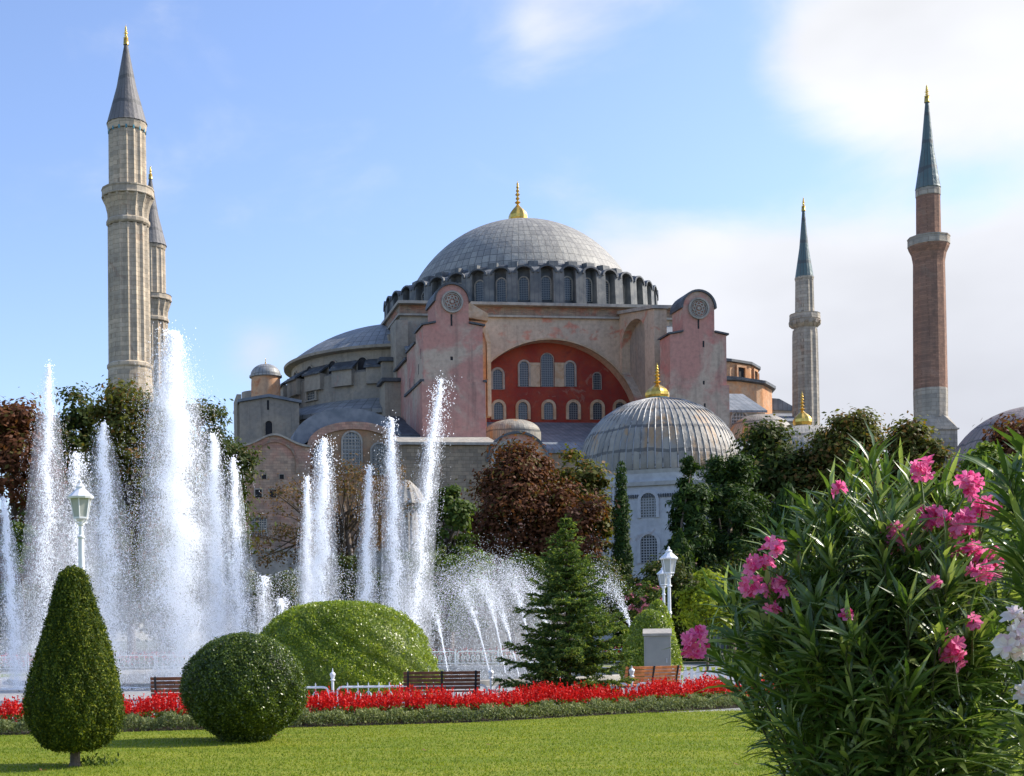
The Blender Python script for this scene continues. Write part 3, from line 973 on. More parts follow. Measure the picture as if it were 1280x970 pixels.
# lower ring of lead roof round the half dome, and its wall
R2 = 19.6
za, zb_ = bl(431, 500, -HR)[1], bl(431, 511, -R2)[1]
mb = MB(); mb.lathe([(HR + .2, za + .5), (R2 + .5, zb_ + .2), (R2 + .5, zb_ - .35), (R2 - .3, zb_ - .5)], 72, HX, 0, R_(95), R_(275))
mb.build('ring_roof', M['lead_semi'], mosque)
mb = MB(); mb.lathe([(R2, 0), (R2, zb_ - .3)], 72, HX, 0, R_(95), R_(275))
mb.build('ring_wall', M['grey_plaster'], mosque)
for deg in (218, 229, 240):
    phi = R_(deg)
    window(mosque, HX + R2 * math.cos(phi), R2 * math.sin(phi), zb_ - 5.2, 1.5, 3.6, phi, .3, .2, 'grey_plaster', 'pane', 0, False)

# pavilion with gabled parapet at the far left and the orange turret behind it
yp = -16.0
xp0, _ = bl(300, 520, yp); xp1, _ = bl(374, 520, yp)
zpl, zpa, zpr = bl(300, 503, yp)[1], bl(338, 496.5, yp)[1], bl(372, 504, yp)[1]
xa_ = bl(336, 497, yp)[0]
mb = MB(); mb.prism([(xp0, 0), (xp1, 0), (xp1, zpr), (xa_, zpa), (xp0, zpl)], yp, yp + 9)
mb.build('stair_pavilion', M['grey_plaster'], mosque)
mb = MB(); mb.prism([(xp0 - .3, zpl + .0), (xa_, zpa + .003), (xp1 + .3, zpr), (xp1 + .3, zpr + .35), (xa_, zpa + .38), (xp0 - .3, zpl + .35)], yp - .35, yp + 9.2)
mb.build('pavilion_roof', M['lead_roof_y'], mosque)
window(mosque, bl(336, 535, yp)[0], yp, bl(336, 544, yp)[1], .9, 1.85, t=.12, proud=.15, pane='dark', frame='grey_plaster', sill=False)
mb = MB(); x, z = bl(335, 506, yp); mb.box(x - .14, x + .14, yp - .015, yp + .2, z - .65, z + .6); mb.build('slit_window', M['dark'], mosque)
mb = MB(); mb.box(bl(297, 520, yp)[0], xp0 + .3, yp + 1.5, yp + 8, 0, bl(298, 497, yp + 4)[1]); mb.build('pavilion_wing', M['grey_plaster'], mosque)
yt_ = -8.0
x, z0 = bl(332.5, 505, yt_); zt_ = bl(332.5, 471, yt_)[1]; rt = (bl(352, 485, yt_)[0] - bl(315.5, 485, yt_)[0]) / 2
mb = MB(); mb.lathe([(rt * 1.03, 20), (rt * 1.0, zt_ - 1), (rt * .97, zt_)], 32, x, yt_)
tur = mb.build('turret', M['orange'], mosque, smooth=True)
zd = bl(332.5, 456.5, yt_)[1]
mb = MB(); mb.lathe([(rt * .97, zt_ - .2), (rt * 1.12, zt_ - .1), (rt * 1.12, zt_ + .12)] + [(rt * 1.04 * math.cos(a), zt_ + .15 + (zd - zt_) * math.sin(a)) for a in [R_(90) * k / 10 for k in range(11)]], 32, x, yt_)
mb.build('turret_dome', M['lead_small'], tur)
finial(tur, x, yt_, zd + .05, bl(332.5, 448, yt_)[1] - zd, .3, bulb=False)
mb = MB(); mb.lathe([(2.0, 20), (2.0, bl(318, 500, -3)[1] + 1.0), (1.2, bl(318, 490, -3)[1]), (.02, bl(318, 486, -3)[1])], 24, bl(320, 490, -3)[0], -3)
mb.build('low_turret', M['grey_plaster'], mosque, smooth=True)

# vestibule: arched ochre gable with barrel roof
yv = -36.0
xv0, xv1 = bl(385, 560, yv)[0], bl(500, 560, yv)[0]
zsp, zvt = bl(442, 562, yv)[1], bl(442, 529.5, yv)[1]
xvm, wv = (xv0 + xv1) / 2, xv1 - xv0
seg = [(xvm - wv / 2 * math.cos(a), zsp + (zvt - zsp) * math.sin(a) ** .85) for a in [math.pi * k / 24 for k in range(25)]]
mb = MB(); mb.prism([(xv0, 0)] + seg + [(xv1, 0)], yv, yv + 14)
mb.build('vestibule', M['ochre_arch'], mosque)
mb = MB(); mb.ring([(xvm + (a - xvm) * 1.02, zsp + (z - zsp) * 1.04 + .08) for a, z in seg], [(xvm + (a - xvm) * .9, zsp + (z - zsp) * .88 - .3) for a, z in seg], yv - .28, yv + .2)
mb.build('arch_moulding', M['pink_brick'], mosque)
mb = MB()
seg2 = [(bl(432, 540, yv + 3)[0] - wv * .60 * math.cos(a), bl(400, 556, yv + 3)[1] + (bl(432, 515, yv + 3)[1] - bl(400, 556, yv + 3)[1]) * math.sin(a)) for a in [math.pi * k / 24 for k in range(25)]]
mb.ring([(a, z + .12) for a, z in seg2], [(a, z - 2.5) for a, z in seg2], yv + .9, yv + 17)
mb.build('vault_roof', M['lead_roof_y'], mosque)
for px, yb, yt2, w in ((440, 590, 540.5, 2.05), (474, 592, 555, 1.7), (404, 592, 556, 1.7)):
    x, z0 = bl(px, yb, yv); z1 = bl(px, yt2, yv)[1]
    window(mosque, x, yv, z0, w, z1 - z0, t=.22, proud=.2, pane='pane_big', bars=6)
# pale pink wing with a blind arch
yw = -38.5
xw0, xw1 = bl(303, 600, yw)[0], bl(388, 600, yw)[0]
zc0, zc1 = bl(345, 560, yw)[1], bl(345, 544.5, yw)[1]
xwm = bl(343, 560, yw)[0]
seg = [(xw0 + (xw1 - xw0) * k / 20, zc0 + (zc1 - zc0) * math.exp(-((k - 9.5) / 6.0) ** 2)) for k in range(21)]
mb = MB(); mb.prism([(xw0, 0)] + seg + [(xw1, 0)], yw, yw + 12)
mb.build('brick_wing', M['pink_brick'], mosque)
mb = MB(); mb.ring([(a, z + .22) for a, z in seg], [(a, z + .003) for a, z in seg], yw - .3, yw + 12)
mb.build('wing_coping', M['stone_trim'], mosque)
wa = bl(370, 600, yw)[0] - bl(317, 600, yw)[0]
za0, za1 = bl(343, 592, yw)[1], bl(343, 553, yw)[1]
mb = MB(); mb.ring(arch_pts(xwm, za0, wa, za1 - za0, 16, .28), arch_pts(xwm, za0, wa, za1 - za0, 16, 0), yw - .16, yw + .1)
mb.build('blind_arch', M['brick_band'], mosque)
for px, py, w, h, fl, tt in ((323, 617, .75, .9, True, .12), (341, 617, .75, .9, True, .12), (324, 658, 1.5, 1.9, True, .15), (330, 596, .5, .5, True, .06), (352, 596, .5, .5, True, .06)):
    x, z = bl(px, py, yw)
    window(mosque, x, yw, z - h / 2, w, h, t=tt, proud=.14, pane='pane' if h > 1 else 'dark', flat=True, bars=6 if h > 1 else 0, frame='stone_trim', sill=h > 1)
mb = MB(); mb.box(xw0 - 1.0, xw1 + 18, yw - .9, yw - .003, 0, bl(345, 690, yw)[1]); mb.box(xw0 - 1.2, xw1 + 18, yw - 1.1, yw - .003, bl(345, 690, yw)[1] + .003, bl(345, 690, yw)[1] + .35)
mb.build('plinth', M['stone_trim'], mosque)
# rough wall below the tower, with a lead ledge
ys = -41.0
xs0, xs1 = bl(501, 600, ys)[0], bl(618, 600, ys)[0]
zl = bl(560, 556.5, ys)[1]
mb = MB(); mb.box(xs0, xs1, ys, YF - .3, 0, zl)
mb.build('rubble_wall', M['rubble'], mosque)
mb = MB()
zt2 = bl(560, 547.5, YF)[1]
mb.hexa([(xs0 - .3, ys - .4, zl + .003), (xs1 + .3, ys - .4, zl + .003), (xs1 + .3, YF - .2, zt2 - .2), (xs0 - .3, YF - .2, zt2 - .2)],
        [(xs0 - .3, ys - .4, zl + .3), (xs1 + .3, ys - .4, zl + .3), (xs1 + .3, YF - .2, zt2 + .1), (xs0 - .3, YF - .2, zt2 + .1)])
mb.build('wall_ledge', M['stone_trim'], mosque)
mb = MB()
mb.hexa([(-29, -35.8, bl(500, 548, -35)[1]), (-21.7, -35.8, bl(500, 548, -35)[1]), (-21.7, -22, bl(500, 520, -24)[1]), (-29, -22, bl(500, 520, -24)[1])],
        [(-29, -35.8, bl(500, 548, -35)[1] + .3), (-21.7, -35.8, bl(500, 548, -35)[1] + .3), (-21.7, -22, bl(500, 520, -24)[1] + .3), (-29, -22, bl(500, 520, -24)[1] + .3)])
mb.build('valley_roof', M['lead_dark'], mosque)

# east side: orange polygonal apse drum in two stages and low roofs beyond the other tower
ye = 0.0
ex0, ex1, ex2 = bl(880, 480, ye)[0], bl(958, 490, ye)[0], bl(944, 465, ye)[0]
z1, z2, z3 = bl(930, 514, -8)[1], bl(930, 480, -9)[1], bl(930, 457, -7)[1]
ctr = (ex0 - 3.0, ye + 1.0)


def poly_drum(r, za_, zb2, n=7, rot=0):
    mb_ = MB()
    mb_.lathe([(r, za_), (r, zb2)], n, ctr[0], ctr[1], R_(-120), R_(40), cap1=True)
    return mb_


rl = ex1 - ctr[0] + 0.0
mb = poly_drum(rl, z1 - 6, z2); ap = mb.build('apse_drum', M['orange'], mosque)
mb = MB(); mb.lathe([(rl - .1, z2 - .1), (rl + .55, z2 + .05), (rl + .55, z2 + .45), (ex2 - ctr[0], z2 + 1.0)], 7, ctr[0], ctr[1], R_(-120), R_(40)); mb.build('drum_eaves', M['lead_dark'], ap)
ru = ex2 - ctr[0] - .2
mb = poly_drum(ru, z2 - .5, z3); mb.build('upper_drum', M['orange'], ap)
mb = MB(); mb.lathe([(ru - .1, z3 - .05), (ru + .4, z3 + .05), (ru + .4, z3 + .4), (ru - 4, z3 + 1.6)], 7, ctr[0], ctr[1], R_(-120), R_(40)); mb.build('drum_roof', M['lead_dark'], ap)
for deg in (-108.6, -85.7, -62.9, -40, -17.1):
    phi = R_(deg)
    window(ap, ctr[0] + ru * .985 * math.cos(phi), ctr[1] + ru * .985 * math.sin(phi), z2 + .9, 1.5, z3 - z2 - 1.5, phi, .3, .3, 'orange', 'dark', 0, False, flat=True)
yl = -24.0
xa, za = bl(905, 513, yl); xb, _ = bl(958, 514, yl); zr_ = bl(930, 499, yl + 6)[1]
mb = MB()
mb.hexa([(xa - 2, yl - .3, za - .3), (xb, yl - .3, za - .3), (xb, yl + 7, zr_ + .6), (xa - 2, yl + 7, zr_ + .6)], [(xa - 2, yl - .3, za), (xb, yl - .3, za), (xb, yl + 7, zr_ + .9), (xa - 2, yl + 7, zr_ + .9)])
xq0, zq_ = bl(957, 512, -4); xq1 = bl(1003, 512, -4)[0]; zq2 = bl(975, 497.5, -4)[1]
mb.prism([(xq0, zq_), (xq0 + .5, zq2), (xq1 - 3.5, zq2 - .1), (xq1, zq_ - .2)], -4, 6)
mb.hexa([(xb - .5, -16, bl(970, 527, -16)[1]), (bl(1010, 525, -16)[0], -16, bl(1010, 527, -16)[1]), (bl(1010, 520, -5)[0], -5, bl(1010, 518, -5)[1]), (xb - .5, -5, bl(970, 518, -5)[1])],
        [(xb - .5, -16, bl(970, 526, -16)[1]), (bl(1010, 525, -16)[0], -16, bl(1010, 526, -16)[1]), (bl(1010, 520, -5)[0], -5, bl(1010, 517, -5)[1]), (xb - .5, -5, bl(970, 517, -5)[1])])
mb.build('low_roof', M['lead_roof'], mosque)
mb = MB(); mb.box(xa - 2, xb - .2, yl, yl + 6.8, 0, za - .3)
mb.box(xq0 + .2, xq1 - .2, -3.8, 5.8, 0, zq_ - .003)
mb.box(xb - .3, bl(1008, 525, -16)[0], -15.7, -5, 0, bl(970, 528, -16)[1])
mb.build('low_wall', M['stone_trim'], mosque)
x, z0 = bl(924, 533, yl)
window(mosque, x, yl, z0, 2.0, 1.9, t=.25, proud=.2, bars=5, pane='pane_big')
x, z0 = bl(950, 549, -26); rr = (bl(990, 549, -26)[0] - bl(910, 549, -26)[0]) / 2; zt3 = bl(950, 518, -26)[1]
mb = MB(); mb.lathe([(rr, 0), (rr, z0)] + [(rr * math.cos(a), z0 + (zt3 - z0) * math.sin(a)) for a in [R_(90) * k / 12 for k in range(13)]], 48, x, -26)
mb.build('low_dome', M['lead_tomb'], mosque, smooth=False)


# ------------------------------------------------------------------ minarets
def minaret(label, px, D, rows, cone_px, mat, cone, tip, fl=16, depth=.085, corbel='fluted'):
    """rows: list of (part name, [(half width px, y px), ...], fluted?)"""
    P0 = at(px[0], px[1], D)
    root = empty('minaret', (P0.x, D, 0))
    tag(root, label, 'minaret', 'minarets around the mosque')
    k = D / F
    zz = lambda py: at(px[0], py, D).z
    for name, pr, flut, mt in rows:
        mb_ = MB()
        seg_ = fl * 4 if flut == 'round' else fl * 3 if flut else fl
        rm = None
        if flut == 'round':
            rm = lambda i: 1 + depth * (.5 - abs((i % 4) - 2) / 2 * 1.0)
        elif flut:
            rm = lambda i: 1.0 if i % 3 == 0 else 1 - depth
        mb_.lathe([(h * k, zz(y)) for h, y in pr], seg_, 0, 0, cap0=False, cap1=True, rmod=rm, a0=.1, a1=.1 + 2 * math.pi)
        o_ = mb_.build(name, M[mt or mat], root)
    (cw, cy0, cy1) = cone_px
    mb_ = MB()
    mb_.lathe([(cw * k * .93, zz(cy0 + 2)), (cw * k * 1.03, zz(cy0)), (cw * k, zz(cy0 - 1.5)), (cw * k * .5, zz((cy0 + cy1) / 2 + 4)), (.18, zz(cy1))], 24 if cone == 'cone' else 16, 0, 0)
    mb_.build('spire', M[cone], root)
    finial(root, 0, 0, zz(cy1) - .1, zz(tip) - zz(cy1), .85, bulb=False, n=10)
    return root, k, zz


r_, k_, zf = minaret('stout tall fluted stone minaret, the nearer of the overlapping pale pair', (160.5, 300), 147, [
    ('base', [(36, 700), (34, 560), (27.5, 478), (27, 462)], False, None),
    ('base_ring', [(27, 463), (28.5, 461), (28.5, 457), (26.5, 455)], False, None),
    ('shaft', [(26.6, 456), (25.6, 284)], True, None),
    ('shaft_ring', [(25.6, 284), (27.3, 282), (27.3, 278), (25.8, 276)], False, None),
    ('corbel', [(25.4, 277), (25.8, 268), (28.2, 258), (32.2, 250), (32.2, 248)], True, None),
    ('balcony', [(32.3, 249), (33, 248), (32.3, 246), (32.3, 240), (33, 239.5), (33, 238), (22, 238)], False, None),
    ('upper_shaft', [(23.6, 240), (23.2, 166)], True, None),
    ('neck', [(23.2, 166), (23.6, 165), (24.6, 158), (25, 155)], False, None)], (24.8, 156, 55), 'minaret', 'cone', 30)
for i in range(16):
    a = 2 * math.pi * i / 16 + .1
    if math.sin(a) < .4:
        T = radial(a, None); mb = MB(); r0 = 23.35 * k_
        mb.hexa([T(-.09, r0 - .1, zf(168)), T(.09, r0 - .1, zf(168)), T(.09, r0 + .04, zf(168)), T(-.09, r0 + .04, zf(168))], [T(-.09, r0 - .1, zf(163.5)), T(.09, r0 - .1, zf(163.5)), T(.09, r0 + .04, zf(163.5)), T(-.09, r0 + .04, zf(163.5))])
        mb.build('glazed_tile', M['turq'], r_)
minaret('slimmer distant pale stone minaret half hidden behind the stout fluted one', (189.5, 340), 188, [
    ('base', [(27, 700), (25, 560), (21, 505), (20.5, 492)], False, None),
    ('shaft', [(20.2, 495), (19.6, 404)], True, None),
    ('shaft_ring', [(19.6, 404), (21, 403), (21, 400), (19.8, 398)], False, None),
    ('corbel', [(19.4, 399), (20, 390), (23.2, 381), (24, 378)], True, None),
    ('balcony', [(24.2, 378), (25, 377), (24.4, 375), (24.4, 371.5), (25, 371), (16, 370)], False, None),
    ('upper_shaft', [(17.8, 372), (17.4, 312)], True, None),
    ('neck', [(17.4, 313), (18.6, 309), (19, 307)], False, None)], (19, 308, 223), 'minaret', 'cone', 206)
r_, k_, zf = minaret('grey fluted stone minaret with toothed balcony, standing against white cloud just past the mosque', (1006, 400), 190, [
    ('shaft', [(17.5, 720), (16.5, 540), (15.2, 420), (14.6, 412)], True, None),
    ('balcony', [(12.4, 413), (13.5, 410), (15.5, 407), (17.6, 403), (17.8, 401), (18.6, 400), (18.2, 394), (18.6, 393), (10, 392)], False, None),
    ('upper_shaft', [(11.6, 394), (10.8, 350)], True, None),
    ('neck', [(10.8, 351), (11.4, 349), (11.6, 347)], False, None)], (11, 348, 263), 'minaret_grey', 'cone_green', 245, fl=12, depth=.08)
for i in range(12):
    T = radial(2 * math.pi * i / 12, None); mb = MB()
    mb.hexa([T(-.1, 15 * k_, zf(410)), T(.1, 15 * k_, zf(410)), T(.25, 18.7 * k_, zf(406.5)), T(-.25, 18.7 * k_, zf(406.5))], [T(-.3, 15 * k_, zf(404)), T(.3, 15 * k_, zf(404)), T(.3, 19.2 * k_, zf(402)), T(-.3, 19.2 * k_, zf(402))])
    mb.build('corbel', M['minaret_grey'], r_)
r_, k_, zf = minaret('red brick octagonal minaret with white balcony and green spire', (1162, 400), 150, [
    ('shaft', [(19.8, 488), (19.2, 400), (18.4, 330)], False, None),
    ('corbel', [(18.2, 331), (18.8, 326), (20.2, 318), (23.4, 311), (24.2, 308)], False, None),
    ('balcony', [(24.3, 308), (24.8, 307.5), (24.4, 306), (24.4, 299), (24.9, 298.5), (24.9, 297), (14, 296)], False, 'minaret_grey'),
    ('upper_shaft', [(14.4, 298), (14.0, 246)], False, None),
    ('neck', [(14.3, 246), (14.6, 245.5), (14.6, 237), (14.2, 235)], False, 'minaret_grey')], (14.6, 236, 127), 'minaret_brick', 'cone_green', 104, fl=12)
mb = MB()
mb.lathe([(19.6 * k_, zf(523)), (20.1 * k_, zf(487)), (19.4 * k_, zf(486.5))], 12, 0, 0, a0=.1, a1=.1 + 2 * math.pi)
mb.build('stone_band', M['minaret_grey'], r_)
mb = MB()
hw = 22.5 * k_
mb.box(-hw, hw, -hw, hw, 0, zf(538))
s8 = [(19.4 * k_ * math.cos(R_(22.5 + 45 * i)), 19.4 * k_ * math.sin(R_(22.5 + 45 * i))) for i in range(8)]
c4 = [(hw, hw), (-hw, hw), (-hw, -hw), (hw, -hw)]
zt_, zb2 = zf(521), zf(538)
vv = [(a, b_, zt_) for a, b_ in s8] + [(a, b_, zb2 + .003) for a, b_ in c4]
mb.add(vv, [(0, 1, 8), (1, 2, 9, 8), (2, 3, 9), (3, 4, 10, 9), (4, 5, 10), (5, 6, 11, 10), (6, 7, 11), (7, 0, 8, 11)])
mb.box(-hw - .15, hw + .15, -hw - .15, hw + .15, zf(540.5), zf(538.6))
mb.build('base', M['minaret_grey'], r_)

# ------------------------------------------------------------------ tomb with ribbed dome
DT = 127.0
pt = at(822, 520, DT)
tomb = empty('mausoleum', (pt.x, DT, 0), R_(-21))
tag(tomb, 'grey marble octagonal mausoleum with big ribbed lead dome topped by a gold onion finial', 'mausoleum')
zr0, zr1 = at(822, 588, DT - 7.2).z, at(822, 499, DT).z
RT = 7.55
prof = [(RT * .97, zr0), (RT + .0, zr0 + .25)]
for k in range(1, 19):
    a = R_(90) * k / 18
    prof.append((max(.02, RT * math.cos(a) ** .92), zr0 + .25 + (zr1 - zr0 - .25) * math.sin(a)))
mb = MB(); mb.lathe(prof, 72, 0, 0)
td = mb.build('dome', M['lead_tomb'], tomb, smooth=True)
mb = MB()      # standing ribs of the lead
for i in range(72):
    a = 2 * math.pi * i / 72
    if math.sin(a) > .5: continue
    mb.tube([((r + .02) * math.cos(a), (r + .02) * math.sin(a), z) for r, z in prof[1:-2:2]], .055, 4)
mb.build('dome_ribs', M['lead_small'], td)
finial(td, 0, 0, zr1 - .1, at(822, 452, DT).z - zr1, 1.05)
mb = MB(); mb.lathe([(1.15, zr1 - .25), (1.15, zr1 + .06), (.9, zr1 + .08)], 24, 0, 0); mb.build('finial_collar', M['turq'], td)
o8 = [R_(-90 + 22.5 + 45 * i) for i in range(8)]
RW = 7.9
mb = MB(); mb.add([(RW * math.cos(a), RW * math.sin(a), z) for z in (0, zr0 - 1.0) for a in o8], [(i, (i + 1) % 8, 8 + (i + 1) % 8, 8 + i) for i in range(8)])
mb.build('wall', M['marble'], tomb)
mb = MB()
for (r0, r1, za, zb2) in ((RW + .25, RW + .4, zr0 - 1.3, zr0 - .95), (RW - .1, RW + .05, zr0 - .947, zr0 - .2), (RW + .05, RW + .3, zr0 - .197, zr0 + .12)):
    mb.add([(r * math.cos(a), r * math.sin(a), z) for r, z in ((r0, za), (r1, zb2), (RT - .8, zb2)) for a in o8], [(j * 8 + i, j * 8 + (i + 1) % 8, j * 8 + 8 + (i + 1) % 8, j * 8 + 8 + i) for j in range(2) for i in range(8)])
mb.build('cornice', M['marble'], tomb)
mb = MB()
za = zr0 - 2.35
ri = RW * math.cos(R_(22.5))
for i in range(5, 10):
    phi = R_(-90 + 45 * (i - 7))
    T = radial(phi, None)
    for q in range(30):
        a = -2.9 + q * .2
        mb.hexa([T(a - .055, ri - .05, za), T(a + .055, ri - .05, za), T(a + .055, ri + .14, za), T(a - .055, ri + .14, za)], [T(a - .055, ri - .05, za + .3), T(a + .055, ri - .05, za + .3), T(a + .055, ri + .14, za + .3), T(a - .055, ri + .14, za + .3)])
mb.build('dentil_frieze', M['lead_dark'], tomb)
for i in range(5, 10):
    phi = R_(-90 + 45 * (i - 7))
    nx, ny = math.cos(phi), math.sin(phi)
    T = radial(phi, None)
    for px, yb, yt2, w in ((809, 647, 616, 1.3), (809, 704, 668, 1.45)):
        z0, z1 = at(px, yb, DT - 7).z, at(px, yt2, DT - 7).z
        window(tomb, ri * nx, ri * ny, z0, w, z1 - z0, phi, .28, .18, 'marble', 'lattice', 0, False)
    mb = MB()
    for a in (-2.85, 2.85):
        for dd in (-.14, .14):
            mb.tube([T(a + dd * 1.2, ri + .05, .2), T(a + dd * 1.2, ri + .05, zr0 - 1.3)], .11, 8)
    mb.build('corner_shaft', M['marble'], tomb)

# small tomb among the trees, only its gilded finial rising, and the pink dome at the edge
DS = 118.0
p = at(1003, 532, DS)
st = empty('small_tomb', (p.x, DS, 0))
tag(st, 'small domed tomb hidden in trees, only its gold finial showing', 'tomb')
z0 = p.z
mb = MB(); mb.lathe([(5.2, 0), (5.2, z0 - 3.8)] + [(5.2 * math.cos(a), z0 - 3.8 + 3.8 * math.sin(a)) for a in [R_(90) * k / 10 for k in range(11)]], 40, 0, 0)
mb.build('dome', M['lead_tomb'], st)
finial(st, 0, 0, z0 - .1, at(1003, 487, DS).z - z0, .72)
DQ = 140.0
p = at(1292, 620, DQ); q = at(1292, 508, DQ)
bt = empty('bathhouse', (p.x, DQ, 0))
tag(bt, 'building with big pinkish dome half covered by leaves behind the oleander', 'domed building')
rr = at(1292, 580, DQ).x - at(1192, 580, DQ).x
zz0 = at(1292, 600, DQ).z
mb = MB(); mb.lathe([(rr * 1.0, zz0)] + [(max(.02, rr * math.cos(a)), zz0 + (q.z - zz0) * math.sin(a)) for a in [R_(90) * k / 16 for k in range(17)]], 64, 0, 0)
mb.build('dome', M['pink_lead'], bt, smooth=True)
mb = MB(); mb.lathe([(rr * 1.05, 0), (rr * 1.05, zz0 - .2), (rr * .98, zz0 + .1)], 12, 0, 0); mb.build('wall', M['pink_brick'], bt)

# kiosk with pleated lead roof in front of the rough wall
DK = 128.0
p = at(508, 631, DK); q = at(500, 600, DK)
ki = empty('kiosk', (p.x, DK, 0))
tag(ki, 'small kiosk with pleated cone roof between the fountain jets and the mosque wall', 'kiosk')
rk = 2.0
mb = MB(); mb.lathe([(rk, p.z), (rk * .95, p.z + .25), (rk * .62, p.z + (q.z - p.z) * .6), (rk * .2, q.z - .1), (.02, q.z)], 32, 0, 0, rmod=lambda k: 1 if k % 2 else .95)
mb.build('roof', M['stone_trim'], ki)
for i in range(8):
    mb = MB(); a = 2 * math.pi * i / 8; mb.tube([(rk * .85 * math.cos(a), rk * .85 * math.sin(a), 0), (rk * .85 * math.cos(a), rk * .85 * math.sin(a), p.z + .1)], .16, 8); mb.build('column', M['stone_trim'], ki)
mb = MB(); mb.lathe([(rk * .6, 0), (rk * .6, p.z)], 16, 0, 0); mb.build('basin', M['stone_trim'], ki)
# ------------------------------------------------------------------ trees
M['leaf_dark'] = leafy('dark green leaves', (.030, .048, .012), (.066, .090, .020), (.105, .088, .028), .32)
M['leaf_mid'] = leafy('mid green leaves', (.035, .065, .014), (.075, .115, .025), (.13, .15, .03), .35)
M['leaf_light'] = leafy('light green leaves', (.07, .12, .018), (.13, .19, .03), (.20, .24, .05), .4)
M['leaf_yellow'] = leafy('yellow green leaves', (.17, .22, .018), (.27, .31, .03), (.10, .15, .02), .4)
M['leaf_olive'] = leafy('olive brown leaves', (.065, .080, .018), (.125, .125, .028), (.17, .095, .03), .34, p3=.82)
M['leaf_red'] = leafy('rust red leaves', (.085, .034, .018), (.155, .062, .030), (.11, .09, .025), .3, p3=.86)
M['leaf_brown'] = leafy('withered brown leaves', (.13, .075, .040), (.20, .12, .065), (.09, .085, .03), .3, p3=.8)
M['leaf_cedar'] = leafy('cedar needles', (.018, .042, .012), (.042, .080, .018), (.075, .115, .02), .25)
M['leaf_fir'] = leafy('fir needles', (.035, .075, .022), (.085, .14, .036), (.21, .26, .06), .3, p3=.7)
M['leaf_yew'] = leafy('clipped yew leaves', (.026, .05, .008), (.075, .11, .014), (.19, .21, .022), .3, p3=.8)
M['leaf_box'] = leafy('clipped privet leaves', (.095, .15, .012), (.21, .28, .022), (.32, .37, .045), .35, .35, .5, p3=.75)
M['leaf_ball'] = leafy('clipped laurel leaves', (.028, .055, .009), (.075, .115, .016), (.17, .22, .04), .3, .35, .4, p3=.78)
M['leaf_silver'] = leafy('grey green border leaves', (.11, .14, .06), (.20, .23, .105), (.30, .32, .16), .25)
M['leaf_salvia'] = leafy('salvia leaves', (.05, .09, .015), (.10, .15, .03), None, .3)
M['petal_red'] = leafy('scarlet petals', (.58, .010, .010), (.72, .024, .014), (.36, .006, .010), .35, .5, .2, ttint=(1.1, 1.0, 1.05), vtint=(1.05, 1.05, 1.05))
M['petal_pink'] = leafy('pink petals', (.80, .14, .36), (.87, .29, .50), (.68, .06, .24), .4, .5, .2, ttint=(1.1, 1.0, 1.05), vtint=(1.05, 1.05, 1.05))
M['petal_rose'] = leafy('dusty pink petals', (.42, .12, .16), (.55, .22, .24), None, .3, ttint=(1.1, 1.0, 1.05), vtint=(1.05, 1.05, 1.05))
M['petal_white'] = leafy('white blush petals', (.80, .74, .72), (.86, .82, .80), (.80, .62, .64), .4, .5, .2, ttint=(1.1, 1.0, 1.05), vtint=(1.05, 1.05, 1.05))
M['leaf_oleander'] = leafy('oleander leaves', (.046, .09, .020), (.11, .175, .038), (.27, .33, .11), .3, .34, .6, p3=.76)
M['stem'] = plain('green brown stems', (.06, .065, .03), .8, 0, .3, 9)


def px_ell(px0, px1, py0, py1, D, depth=.9):
    p, q = at(px0, (py0 + py1) / 2, D), at(px1, (py0 + py1) / 2, D)
    zt, zb = at((px0 + px1) / 2, py0, D).z, at((px0 + px1) / 2, py1, D).z
    zb = max(zb, .0)
    rx = (q.x - p.x) / 2
    return ((p.x + q.x) / 2, D, (zt + zb) / 2, rx, rx * depth, (zt - zb) / 2)


def crown_pts(ells, n, rg, clumps, cr, shell=.55):
    vol = np.array([e[3] * e[4] * e[5] for e in ells]) ** .67
    vol /= vol.sum()
    out, nr = [], []
    for e, v in zip(ells, vol):
        nc = max(4, int(clumps * v)); nl = int(n * v)
        d = unit(rg.normal(size=(nc, 3)))
        rad = rg.uniform(shell, 1.0, size=(nc, 1)) ** .7
        cc = d * rad * np.array(e[3:6]) * .92
        sz = cr * rg.uniform(.55, 1.35, size=nc)
        idx = rg.integers(0, nc, nl)
        g = rg.normal(size=(nl, 3)) * .5
        P = cc[idx] + g * sz[idx][:, None] * np.array([1, 1, .62])
        out.append(P + np.array(e[0:3]))
        nr.append(unit(P / np.array(e[3:6])) * .5 + unit(g) * .55 + np.array([0, 0, .45]) + rg.normal(size=(nl, 3)) * .45)
    return np.concatenate(out), np.concatenate(nr)


def limbs(mb, base, top, r, tips, rg):
    base, top = Vector(base), Vector(top)
    mid = base.lerp(top, .5) + Vector((rg.normal() * .04, rg.normal() * .04, 0)) * (top - base).length
    mb.tube([base + Vector((0, 0, -.05)), base + Vector((0, 0, .25)), mid, top], [r * 1.5, r * 1.1, r * .85, r * .5], 8)
    for tp in tips:
        tp = Vector(tp)
        s0 = base.lerp(top, float(rg.uniform(.45, .95)))
        m1 = s0.lerp(tp, .5) + Vector((rg.normal(), rg.normal(), abs(rg.normal()) + .3)) * (tp - s0).length * .07
        mb.tube([s0, m1, tp], [r * .42, r * .26, r * .06], 5)


